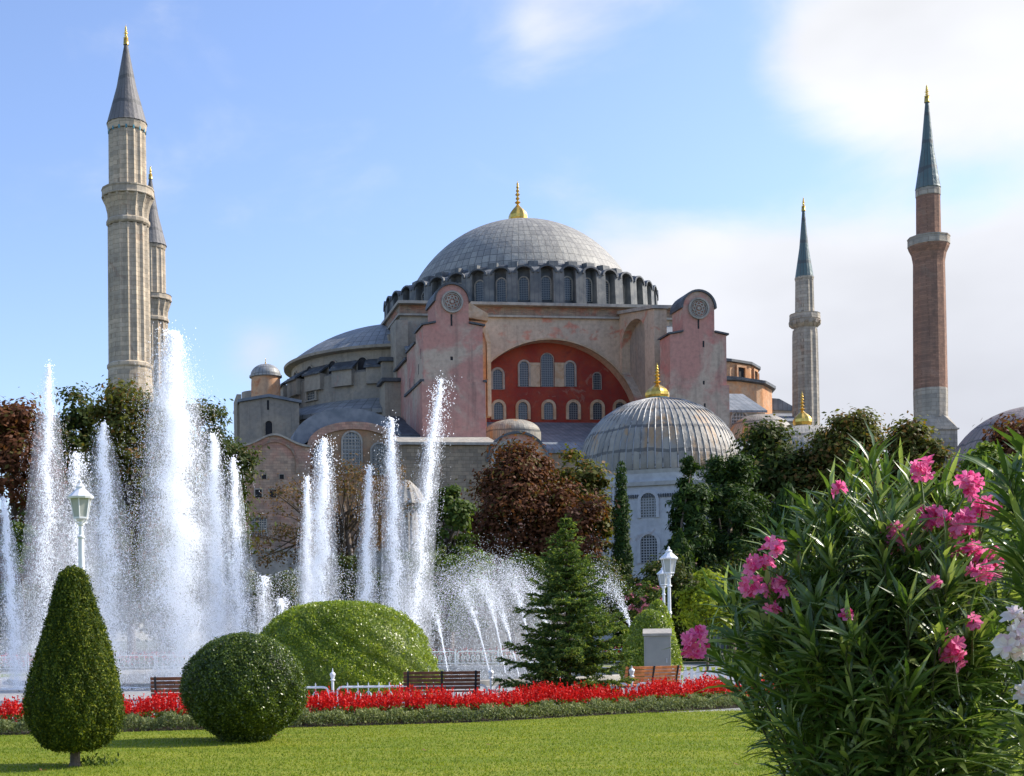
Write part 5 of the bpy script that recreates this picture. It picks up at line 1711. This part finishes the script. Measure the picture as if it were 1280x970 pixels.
# ------------------------------------------------------------------ fir
DF = 30.0
p = at(707, 645, DF)
fir = empty('fir_tree', (p.x, DF, 0)); tag(fir, 'young fir with tiered dark branches and sunlit tips between the benches', 'fir tree')
rg = np.random.default_rng(301)
H = p.z
mb = MB(); mb.tube([(0, 0, -.05), (.02, 0, H * .5), (0, 0, H)], [.09, .05, .01], 8)
Ps, Ax, Nn, Ss = [], [], [], []
zb = .35
while zb < H * .985:
    f = zb / H
    rad = 1.62 * (1 - f) ** .80 * (1.0 if f > .12 else .9) + .05
    nb = int(rg.integers(8, 12)) if f < .8 else 5
    a0 = rg.uniform(0, 6.28)
    for j in range(nb):
        a = a0 + 2 * math.pi * j / nb + rg.normal() * .2
        ln = rad * rg.uniform(.45, 1.2)
        up = rg.uniform(.15, .4) if f < .6 else .55
        d = np.array([math.cos(a), math.sin(a), 0.0])
        st_ = np.linspace(0, 1, 9)
        pts = [(d[0] * ln * s_, d[1] * ln * s_, zb + ln * (-.22 * s_ + up * s_ * s_)) for s_ in st_]
        mb.tube(pts[::2], [.022, .016, .012, .008, .003], 4)
        nside = max(4, int(ln * 11))
        for q in range(nside):
            s_ = .18 + .82 * q / nside
            b0 = np.array([d[0] * ln * s_, d[1] * ln * s_, zb + ln * (-.22 * s_ + up * s_ * s_)])
            for sg in (-1, 1):
                dv = unit(d * .75 + sg * np.array([-d[1], d[0], 0]) * .85 + np.array([0, 0, rg.normal() * .25 - .02]))
                tl = ln * .36 * (1.05 - s_ * .75) * rg.uniform(.7, 1.2) + .06
                nt_ = max(3, int(tl / .035))
                for w_ in range(nt_):
                    for c_ in range(3):
                        Ps.append(b0 + dv * tl * (w_ + .5) / nt_ + rg.normal(size=3) * .012)
                        Ax.append(dv + rg.normal(size=3) * .55); Nn.append(np.array([0, 0, .6]) + rg.normal(size=3) * 1.0); Ss.append(.085 * rg.uniform(.7, 1.3))
        Ps.append(np.array(pts[-1])); Ax.append(d + np.array([0, 0, .3])); Nn.append(np.array([0, 0, 1.0])); Ss.append(.12)
    zb += .195 * (1 - f * .35) * rg.uniform(.8, 1.2)
for w_ in range(24):
    Ps.append(np.array([0, 0, H - .3 + .34 * w_ / 24])); Ax.append(np.array([rg.normal() * .5, rg.normal() * .5, 1.0])); Nn.append(rg.normal(size=3)); Ss.append(.08)
mb.build('trunk', M['bark'], fir)
Ss = np.array(Ss)
V, Fc = leaf_quads(np.array(Ps), np.array(Nn), Ss, Ss * .34, rg, np.array(Ax))
np_mesh('needles', V, Fc, M['leaf_fir'], fir)

# ------------------------------------------------------------------ flower bed and border hedge
BED = [gnd(-80, 922), gnd(20, 919), gnd(200, 914), gnd(400, 909), gnd(600, 903), gnd(760, 894), gnd(880, 887), gnd(960, 882), gnd(1060, 876)]
bx = np.array([q.x for q in BED]); by = np.array([q.y for q in BED])
bedy = lambda x: np.interp(x, bx, by)
xa, xb = bx[0], bx[-1]


def in_bed(x):
    return (x < gnd(36, 915).x) | (x > gnd(140, 912).x)


rg = np.random.default_rng(401)
n = 46000
x = rg.uniform(xa, xb, n)
cl = np.floor(x / .22)
hh = .25 + .05 * np.sin(cl * 2.3) + .03 * np.sin(cl * 5.1)
y = bedy(x) + rg.uniform(0, .42, n)
th = rg.uniform(-.15, 1, n) * math.pi
z = np.where(rg.uniform(0, 1, n) < .5, hh * np.sqrt(rg.uniform(0, 1, n)), hh * np.clip(1 - ((y - bedy(x) - .21) / .24) ** 2, .1, 1)) + rg.normal(size=n) * .02
P = np.stack([x, y, np.maximum(z, .01)], 1)
Nr = rg.normal(size=(n, 3)) * .8 + np.array([0, -.4, .6])
s = .05 * rg.uniform(.6, 1.4, n)
V, Fc = leaf_quads(P, Nr, s, s * .4, rg, np.array([[0, 0, 1.0]]) + rg.normal(size=(n, 3)) * .4)
tag(np_mesh('border_plants', V, Fc, M['leaf_silver']), 'low grey green edging plants between lawn and red salvias', 'border plants', None, 'stuff')
mb = MB()
mso = plain('garden soil', (.05, .038, .026), .95, 0, .3, 8, .02)
pts = [(float(a), float(b_) - .02) for a, b_ in zip(bx, by)] + [(float(a), float(b_) + 2.2) for a, b_ in zip(bx[::-1], by[::-1])]
flat_poly('flower_bed_soil', pts, .012, mso)
# salvias: leafy base with upright scarlet spikes
nsp = 4300
sx = rg.uniform(xa, xb, nsp)
sx = sx[in_bed(sx)]
nsp = len(sx)
sy = bedy(sx) + rg.uniform(.5, 1.75, nsp)
wave = .05 * np.sin(sx * 1.7) + .05 * np.sin(sx * 4.3 + 1)
px_s = CX + sx / sy * F
tall = np.where((px_s > 535) & (px_s < 565), .12, 0)
sh = .50 + wave + tall + rg.normal(size=nsp) * .06 + .04 * np.sin(sx * 2.9 + 2) * np.sin(sx * .8) + .05 * (sy - bedy(sx) - 1.1)
npet = 17
idx = np.repeat(np.arange(nsp), npet)
u = rg.uniform(0, 1, len(idx))
lean = rg.normal(size=(nsp, 2)) * .05
zz_ = sh[idx] * (.56 + .44 * u)
rr = .03 * (1.15 - u)
aa = rg.uniform(0, 6.28, len(idx))
P = np.stack([sx[idx] + lean[idx, 0] * u + rr * np.cos(aa), sy[idx] + lean[idx, 1] * u + rr * np.sin(aa), zz_], 1)
ax = np.stack([np.cos(aa) * .8, np.sin(aa) * .8, np.full(len(idx), .8)], 1)
Nr = np.stack([np.cos(aa), np.sin(aa), np.full(len(idx), .4)], 1) + rg.normal(size=(len(idx), 3)) * .5
s = .048 * rg.uniform(.6, 1.4, len(idx))
V, Fc = leaf_quads(P, Nr, s, s * .5, rg, ax)
tag(np_mesh('red_flowers', V, Fc, M['petal_red']), 'bed of scarlet salvia spikes behind the grey green edging', 'flowers', None, 'stuff')
n = 26000
x = rg.uniform(xa, xb, n); x = x[in_bed(x)]; n = len(x)
y = bedy(x) + rg.uniform(.42, 1.8, n)
P = np.stack([x, y, rg.uniform(.03, .33, n)], 1)
V, Fc = leaf_quads(P, rg.normal(size=(n, 3)) * .7 + np.array([0, -.2, .8]), .075 * rg.uniform(.6, 1.3, n), .04, rg)
tag(np_mesh('salvia_leaves', V, Fc, M['leaf_salvia']), 'green leaves of the scarlet salvias', 'leaves', None, 'stuff')

# ------------------------------------------------------------------ lawn blades
mgr = leafy('grass blades', (.12, .18, .017), (.195, .245, .028), (.25, .265, .05), .3, .6, .12, vtint=(1.28, 1.16, .95))
n = 190000
yy = rg.uniform(13.8, 29, n)
xx = rg.uniform(-.42, .78, n) * yy
ok = yy < bedy(xx) - .03
xx, yy = xx[ok], yy[ok]; n = len(xx)
h = .023 * rg.uniform(.5, 1.5, n)
a = rg.uniform(0, math.pi, n)
w = .006 + .004 * rg.uniform(0, 1, n)
P = np.stack([xx, yy, np.full(n, .004)], 1)
e = np.stack([np.cos(a), np.sin(a), np.zeros(n)], 1)
tip = P + np.stack([rg.normal(size=n) * .012, rg.normal(size=n) * .012, h], 1)
V = np.stack([P - e * w[:, None], P + e * w[:, None], tip], 1).reshape(-1, 3)
tag(np_mesh('grass', V, np.arange(3 * n).reshape(n, 3), mgr), 'short mown grass blades of the lawn', 'grass', None, 'stuff')
# a few fallen leaves and weeds
for i, (px_, py_) in enumerate([(51, 965), (432, 910), (530, 940), (345, 921), (610, 933), (920, 958), (330, 915)]):
    q = gnd(px_, py_)
    rg2 = np.random.default_rng(500 + i)
    V, Fc = leaf_quads(np.array([[0, 0, .035], [.05, .02, .03]]), np.array([[.2, -.3, 1], [-.3, .2, 1.0]]), .075, .045, rg2)
    o_ = np_mesh('fallen_leaf', V, Fc, M['leaf_brown']); o_.location = q
    tag(o_, ['fallen brown leaf left of the cone foot', 'fallen brown leaf by the edging below the big dome hedge', 'fallen brown leaf on mid lawn', 'fallen brown leaf right of the ball foot', 'fallen brown leaf on the lawn below the central bench end', 'fallen brown leaf near the oleander', 'fallen brown leaf touching the ball foot'][i], 'leaf', 'fallen leaves on the lawn')
q = gnd(108, 957)
rg2 = np.random.default_rng(9)
P = np.stack([rg2.normal(size=160) * .16 + .1, rg2.normal(size=160) * .08, np.abs(rg2.normal(size=160)) * .06], 1)
V, Fc = leaf_quads(P, rg2.normal(size=(160, 3)) + np.array([0, 0, .6]), .07, .03, rg2, np.array([[0, 0, 1.0]]))
o_ = np_mesh('weed_tuft', V, Fc, M['leaf_mid']); o_.location = q
tag(o_, 'tuft of weeds at the foot of the cone topiary', 'weeds')

# ------------------------------------------------------------------ near fences
DFN = 31.5


def fence_run(label, px_posts, D, ztop, first_px, last_px, bars=.24, post_h=None, rz=0.0):
    root = empty('fence', (0, D, 0)); tag(root, label, 'fence', 'white park fences')
    k = D / F
    xs = [at(p_, 862, D).x for p_ in px_posts]
    ends = [at(first_px, 862, D).x] + xs + [at(last_px, 862, D).x]
    for i in range(len(ends) - 1):
        a, b_ = ends[i] + (.10 if i else 0), ends[i + 1] - (.10 if i < len(ends) - 2 else 0)
        if b_ - a < .3: continue
        npn = max(1, round((b_ - a) / 1.75))
        for q in range(npn):
            u0, u1 = a + (b_ - a) * q / npn, a + (b_ - a) * (q + 1) / npn - (.04 if q < npn - 1 else 0)
            mb = MB(); iron_panel(mb, u0, u1, .06, ztop, bars, .085, .11, .026); mb.build('fence_panel', M['white_paint'], root)
    for x_ in xs:
        mb = MB()
        ph = ztop + .14
        mb.lathe([(.05, 0), (.05, .05), (.03, .08), (.03, ph), (.06, ph + .015), (.06, ph + .03), (.035, ph + .05), (.07, ph + .16), (.05, ph + .19), (.02, ph + .21), (.005, ph + .3)], 10, x_, 0)
        for dz in (.25, .12):
            mb.tube([(x_ - .12, 0, ztop - dz), (x_ + .12, 0, ztop - dz)], .014, 5)
        mb.build('post', M['white_paint'], root)
    return root


fence_run('white iron fence with lantern topped posts behind the central bench and salvias', [416, 614, 790], DFN, .50, 362, 826)
# pickets on the right, behind the angled bench
root = empty('fence', (0, 37.5, 0)); tag(root, 'white picket fence right of the angled bench', 'fence', 'white park fences')
x0, x1 = at(832, 850, 37.5).x, at(1010, 850, 37.5).x
nn = int((x1 - x0) / .17)
for i in range(nn):
    x = x0 + .17 * i
    mb = MB(); mb.prism([(x, 0), (x + .085, 0), (x + .085, .62), (x + .0425, .76), (x, .62)], -.015, .015); mb.build('picket', M['white_paint'], root)
mb = MB(); mb.box(x0 - .03, x1, .016, .05, .5, .57); mb.box(x0 - .03, x1, .016, .05, .14, .2); mb.build('rail', M['white_paint'], root)
# plain rail on the left
root = empty('guard_rail', (0, 28.5, 0)); tag(root, 'thin plain steel rail by the edge jet behind the cone topiary', 'railing')
x0, x1 = at(-20, 878, 28.5).x, at(190, 874, 28.5).x
zr = at(20, 877, 28.5).z
mb = MB(); mb.tube([(x0, 0, zr), (x1, 0, zr)], .022, 8); mb.build('rail', M['steel'], root)
for i in range(5):
    x = x0 + (x1 - x0) * (i + .5) / 5
    mb = MB(); mb.tube([(x, 0, 0), (x, 0, zr)], .02, 8); mb.build('post', M['steel'], root)


# ------------------------------------------------------------------ benches
def bench(label, loc, rz, width, wood):
    root = empty('park_bench', loc, rz); tag(root, label, 'bench', 'park benches round the pool')
    # local: sits facing +y; backrest at y = 0, seat y 0.05 .. 0.48
    w2 = width / 2
    for i in range(5):
        z0 = .47 + i * .083
        y0 = -.02 - (z0 - .45) * .22
        mb = MB(); mb.hexa([(-w2, y0 - .014, z0), (w2, y0 - .014, z0), (w2, y0 + .014, z0), (-w2, y0 + .014, z0)], [(-w2, y0 - .03, z0 + .068), (w2, y0 - .03, z0 + .068), (w2, y0 - .002, z0 + .068), (-w2, y0 - .002, z0 + .068)])
        mb.build('back_slat', M[wood], root, bevel=.005)
    for i in range(5):
        y0 = .05 + i * .09
        mb = MB(); mb.box(-w2, w2, y0, y0 + .07, .40, .43); mb.build('seat_slat', M[wood], root, bevel=.005)
    for x_ in (-w2 + .1, 0, w2 - .1):
        mb = MB()
        mb.tube([(x_, .47, .0), (x_, .44, .2), (x_, .46, .385), (x_, .05, .385), (x_, -.02, .45), (x_, -.14, .88)], .026, 6)
        mb.tube([(x_, -.08, 0), (x_, .0, .2), (x_, .03, .385)], .026, 6)
        mb.tube([(x_, -.16, .005), (x_, .52, .005)], .022, 5)
        mb.build('iron_support', M['iron'], root)
    mb = MB(); mb.tube([(-w2 + .1, .2, .2), (w2 - .1, .2, .2)], .014, 5); mb.build('stretcher', M['iron'], root)
    return root


q = at(552, 862, 30.2); bench('shade-toned brown slatted bench in the middle, seen from behind', (q.x, 30.2, 0), R_(0), 1.70, 'wood_shaded')
q = at(240, 870, 28.3); bench('shade-toned bench half hidden behind the clipped ball', (q.x, 28.3, 0), R_(0), 1.70, 'wood_shaded')
q = at(814, 862, 32.6); bench('sunlit orange slatted bench angled beside the fir', (q.x, 32.6, 0), R_(24), 1.62, 'wood_sunlit')

# ------------------------------------------------------------------ grey cabinet
DC = 36.5
p0, p1 = at(804, 790, DC), at(839, 790, DC)
cab = empty('utility_cabinet', ((p0.x + p1.x) / 2, DC, 0), R_(-14)); tag(cab, 'grey metal utility cabinet with pale sloped lid behind the angled bench', 'utility cabinet')
hw = (p1.x - p0.x) / 2 * .92; zt = at(822, 795, DC).z
mb = MB(); mb.box(-hw, hw, -.25, .3, .08, zt); mb.build('body', M['grey_paint'], cab, bevel=.01)
mb = MB(); mb.hexa([(-hw - .03, -.29, zt + .003), (hw + .03, -.29, zt + .003), (hw + .03, .34, zt + .003), (-hw - .03, .34, zt + .003)], [(-hw - .03, -.29, zt + .07), (hw + .03, -.29, zt + .07), (hw + .03, .34, zt + .20), (-hw - .03, .34, zt + .20)]); mb.build('lid', M['stone_trim'], cab)
mb = MB(); mb.box(-hw + .05, hw - .05, -.262, -.25, .15, zt - .06); d_ = mb.build('door', M['grey_paint'], cab, bevel=.004)
mb = MB(); mb.box(hw - .12, hw - .09, -.285, -.2625, zt * .55, zt * .55 + .12); mb.build('handle', M['steel'], d_)
mb = MB(); mb.box(-hw - .02, hw + .02, -.27, .32, 0, .08); mb.build('plinth', M['stone_trim'], cab)


# ------------------------------------------------------------------ lamps
def lamp(label, x, D, H, s=1.0):
    """H = height of the lantern tip; s scales the lantern"""
    root = empty('street_lamp', (x, D, 0)); tag(root, label, 'street lamp', 'white park lamps')
    zl = H - .86 * s            # underside of the lantern
    mb = MB()
    mb.lathe([(.17, 0), (.17, .12), (.11, .2), (.10, .55), (.13, .6), (.13, .66), (.065, .75), (.058, zl * .62), (.085, zl * .625), (.085, zl * .64), (.06, zl * .65), (.052, zl - .42 * s), (.085 * s, zl - .40 * s), (.085 * s, zl - .37 * s), (.05 * s, zl - .34 * s), (.045 * s, zl - .14 * s), (.075 * s, zl - .12 * s), (.075 * s, zl - .09 * s), (.045 * s, zl - .06 * s), (.1 * s, zl - .01)], 16)
    mb.build('post', M['white_paint'], root, smooth=False)
    mb = MB()
    for k in range(4):
        a = R_(45 + 90 * k)
        c_, s_ = math.cos(a), math.sin(a)
        mb.tube([(.05 * s * c_, .05 * s * s_, zl - .1 * s), (.15 * s * c_, .15 * s * s_, zl - .05 * s), (.16 * s * c_, .16 * s * s_, zl + .02 * s)], .012 * s, 5)
    mb.build('bracket', M['white_paint'], root)
    n6 = 6
    mb = MB()
    b0, b1 = .155 * s, .235 * s
    z0, z1 = zl + .03 * s, zl + .46 * s
    mb.lathe([(b0 * .98, z0), (b1 * .98, z1)], n6, 0, 0, R_(30), R_(390))
    lan = mb.build('lantern_glass', M['lamp_glass'], root)
    mb = MB()
    for k in range(n6):
        a = R_(30 + 60 * k)
        mb.tube([(b0 * math.cos(a), b0 * math.sin(a), z0 - .01), (b1 * math.cos(a), b1 * math.sin(a), z1)], .014 * s, 5)
    mb.lathe([(b0 * 1.1, z0 - .02 * s), (b0 * 1.12, z0 + .02 * s), (b0 * .8, z0 + .02 * s)], n6, 0, 0, R_(30), R_(390), cap0=True)
    mb.build('lantern_frame', M['white_paint'], root)
    mb = MB()
    mb.lathe([(b1 * 1.18, z1 - .01), (b1 * 1.25, z1 + .03 * s), (b1 * .95, z1 + .09 * s), (b1 * .45, z1 + .2 * s), (b1 * .40, z1 + .23 * s), (b1 * .5, z1 + .25 * s), (b1 * .28, z1 + .29 * s), (b1 * .12, z1 + .33 * s), (.03 * s, z1 + .34 * s), (.035 * s, z1 + .36 * s), (.004, z1 + .41 * s)], n6 * 2, 0, 0, R_(30), R_(390), cap0=True)
    mb.build('lamp_roof', M['white_paint'], root)
    return root


D = 24.6
lamp('near white park lamp rising behind the cone topiary', at(101, 650, D).x, D, at(101, 600, D).z, .83)
D = 47.0
lamp('white park lamp behind the grey cabinet, the taller of the overlapping pair', at(836, 700, D).x, D, at(836, 683, D).z, 1.1)
D = 57.0
lamp('shorter white park lamp peeking out from behind the taller one', at(829.5, 730, D).x, D, at(829.5, 706, D).z, 1.0)


# ------------------------------------------------------------------ oleanders
def lance(P, d, up, ln, wd, rg):
    """lance-shaped leaves folded along the midrib: base P, direction d"""
    n = len(P)
    d = unit(d); sd = unit(np.cross(d, up)); nr = np.cross(sd, d)
    ln = ln[:, None]; wd = wd[:, None]
    st_ = [(0, .12, 0), (.3, .85, .02), (.62, .95, .0), (1, .04, -.09)]
    rows = []
    for s_, w_, z_ in st_:
        c = P + d * ln * s_ + nr * ln * (z_ - .10 * s_ * s_)
        rows += [c - sd * wd * w_ * .5 + nr * wd * .18 * w_, c, c + sd * wd * w_ * .5 + nr * wd * .18 * w_]
    V = np.stack(rows, 1).reshape(-1, 3)
    f = []
    for r in range(3):
        for c in range(2):
            f.append([r * 3 + c, r * 3 + c + 1, r * 3 + 4 + c, r * 3 + 3 + c])
    f = np.array(f)
    Fc = (np.arange(n)[:, None, None] * 12 + f[None]).reshape(-1, 4)
    return V, Fc


def blossoms(parent, c, r, nfl, size, mat, rg, base=None):
    """a head of five-petalled flowers round c"""
    V, Fc = [], []
    d = unit(rg.normal(size=(nfl, 3)) + np.array([0, -.35, .35]))
    sq = rg.uniform(.7, 1.25, 3)
    cen = np.array(c) + d * r * rg.uniform(.35, 1.25, size=(nfl, 1)) * sq + rg.normal(size=(nfl, 3)) * r * .12
    o_ = 0
    for i in range(nfl):
        nrm = unit(d[i] + rg.normal(size=3) * .35)
        h = unit(np.cross(nrm, rg.normal(size=3))); g = np.cross(nrm, h)
        sz = size * rg.uniform(.75, 1.2)
        ph = rg.uniform(0, 6.28)
        for q in range(5):
            a = ph + q * 2 * math.pi / 5
            ax = h * math.cos(a) + g * math.sin(a); sd = -h * math.sin(a) + g * math.cos(a)
            V += [cen[i] - nrm * sz * .2, cen[i] + ax * sz * .30 + sd * sz * .20 + nrm * sz * .02, cen[i] + ax * sz * .58 + sd * sz * .20 + nrm * sz * .10, cen[i] + ax * sz * .60 - sd * sz * .12 + nrm * sz * .06, cen[i] + ax * sz * .32 - sd * sz * .20 + nrm * sz * .06]
            Fc.append([o_, o_ + 1, o_ + 2, o_ + 3]); Fc.append([o_, o_ + 3, o_ + 4, o_ + 4]); o_ += 5
    Fc = [f[:4] for f in Fc]
    tri = [f for f in Fc if f[2] == f[3]]
    quad = [f for f in Fc if f[2] != f[3]]
    me = bpy.data.meshes.new('flower_cluster')
    me.from_pydata([tuple(v) for v in V], [], [tuple(f) for f in quad] + [tuple(f[:3]) for f in tri])
    me.materials.append(M[mat])
    ob = bpy.data.objects.new('flower_cluster', me); COL.objects.link(ob); ob.parent = parent
    if base is not None:
        mb = MB(); mb.tube([base, tuple((Vector(base) + Vector(c)) / 2 + Vector((0, 0, .01))), tuple(c)], [.005, .0035, .002], 4)
        mb.build('flower_stalk', M['leaf_oleander'], ob)
    return ob


def oleander(label, origin, tips, seed, leafn, mat, clusters, fl_size, lsize=1.0, group='flowering oleanders'):
    """tips: world points the shoots reach; whorls of leaves clothe the outer part of each shoot"""
    rg = np.random.default_rng(seed)
    root = empty('oleander', (origin[0], origin[1], 0)); tag(root, label, 'oleander', group)
    O = np.array([origin[0], origin[1], 0.0])
    mb = MB()
    Ps, Ds, Us, Ls, Ws = [], [], [], [], []
    for ti, T_ in enumerate(tips):
        T_ = np.array(T_) - O
        b0 = np.array([rg.normal() * .10, rg.normal() * .10, 0.0])
        mid = b0 * .6 + T_ * np.array([.24, .24, .72]) + rg.normal(size=3) * .03
        pts = []
        for s_ in np.linspace(0, 1, 8):
            pts.append((1 - s_) ** 2 * b0 + 2 * s_ * (1 - s_) * mid + s_ ** 2 * T_)
        mb.tube([tuple(q) for q in pts], [.008, .0075, .007, .006, .005, .004, .003, .002], 5)
        seglen = np.linalg.norm(T_ - mid) * 2
        s_ = rg.uniform(.15, .40)
        while s_ < 1.0:
            c = (1 - s_) ** 2 * b0 + 2 * s_ * (1 - s_) * mid + s_ ** 2 * T_
            tg = unit(2 * (1 - s_) * (mid - b0) + 2 * s_ * (T_ - mid))
            e1 = unit(np.cross(tg, rg.normal(size=3))); e2 = np.cross(tg, e1)
            nw = 3 if s_ < .95 else 6
            for q in range(nw):
                a = q * 2 * math.pi / nw + rg.normal() * .2
                opn = 1.25 if s_ < .9 else .6
                dv = tg * (.75 if s_ < .9 else 1.0) + (e1 * math.cos(a) + e2 * math.sin(a)) * opn + np.array([0, 0, -.12 if s_ < .8 else .1]) + rg.normal(size=3) * .28
                Ps.append(c + rg.normal(size=3) * .006); Ds.append(dv); Us.append(tg + rg.normal(size=3) * .15); Ls.append(.128 * lsize * rg.uniform(.65, 1.25)); Ws.append(.0140 * lsize * rg.uniform(.8, 1.3))
            s_ += .028 / max(seglen, .4) * 1.15 * (1.35 - .5 * s_)
    mb.build('stems', M['stem'], root)
    V, Fc = lance(np.array(Ps), np.array(Ds), np.array(Us), np.array(Ls), np.array(Ws), rg)
    np_mesh('foliage', V, Fc, M['leaf_oleander'], root, smooth=False)
    for (c, r, nf) in clusters:
        c = np.array(c) - O
        blossoms(root, c, r, nf, fl_size, mat, rg, tuple(c + np.array([-c[0] * .42 + rg.normal() * .02, .03, -.13])))
    return root


rg = np.random.default_rng(901)
OD = 4.4
oo = at(1112, 800, OD)
outline = [(905, 830), (880, 800), (905, 755), (930, 735), (955, 715), (985, 675), (1012, 640), (1040, 625), (1062, 598), (1088, 578), (1105, 590), (1130, 600), (1150, 612), (1180, 610), (1205, 622), (1235, 610), (1255, 650), (1290, 660), (1310, 740), (1320, 820), (1310, 900), (1300, 980),
           (918, 858), (945, 900), (985, 940), (1015, 980), (1040, 1010)]
tips = []
for px, py in outline:
    tips.append(at(px, py, OD + rg.uniform(-.25, .25)))
for i in range(225):     # shoots spread over the whole body, more towards the camera
    a = rg.uniform(0, 2 * math.pi); q = math.sqrt(rg.uniform(.02, .98))
    px = 1115 + 205 * q * math.cos(a); py = 805 + (188 if math.sin(a) < 0 else 230) * q * math.sin(a)
    dep = math.sqrt(max(0, 1 - q * q)) * .55
    if py > 850 and px < 930 + (py - 850) * .75: continue
    tips.append(at(px, py, OD + (-dep if rg.uniform(0, 1) < .72 else dep) * rg.uniform(.6, 1.0)))
CL = [(1150, 589, 15, 16), (1213, 606, 15, 14), (1228, 633, 14, 10), (1163, 648, 18, 20), (1201, 655, 20, 22), (1120, 672, 17, 18), (1142, 688, 8, 5), (1212, 684, 13, 9), (1236, 700, 20, 22), (1226, 716, 13, 10), (1240, 638, 8, 5), (1166, 728, 7, 4),
      (966, 686, 15, 10), (952, 708, 16, 12), (942, 731, 14, 10), (969, 733, 15, 10), (965, 758, 11, 5), (1190, 813, 19, 22), (870, 800, 17, 20), (868, 820, 14, 14), (1058, 769, 6, 3), (1217, 774, 8, 4), (1049, 612, 9, 5)]
cls = []
for px, py, r, nf in CL:
    c = at(px, py, OD - .12 - (.38 if 700 < py and 1000 < px else .24))
    cls.append((c, r * OD / F * .82, int(nf * 1.1)))
oleander('big oleander bush with long dark leaves and pink flower heads', (oo.x, OD), tips, 902, 1, 'petal_pink', cls, .035)
rg = np.random.default_rng(911)
OD2 = 3.5
oo = at(1345, 800, OD2)
tips = [at(1262, 600, OD2), at(1272, 640, OD2), at(1285, 610, OD2 + .1), at(1290, 575, OD2), at(1300, 690, OD2 - .1), at(1275, 700, OD2), at(1272, 790, OD2), at(1283, 860, OD2), at(1320, 640, OD2), at(1340, 560, OD2), at(1390, 620, OD2), at(1400, 720, OD2), at(1300, 930, OD2)]
oleander('oleander with white blush flowers cut off by the frame edge', (oo.x, OD2), tips, 912, .5, 'petal_white', [(at(1268, 782, OD2 - .1), .036, 10), (at(1264, 815, OD2 - .1), .034, 9), (at(1282, 800, OD2 - .12), .04, 10), (at(1282, 870, OD2 - .1), .026, 6)], .045, 1.15)
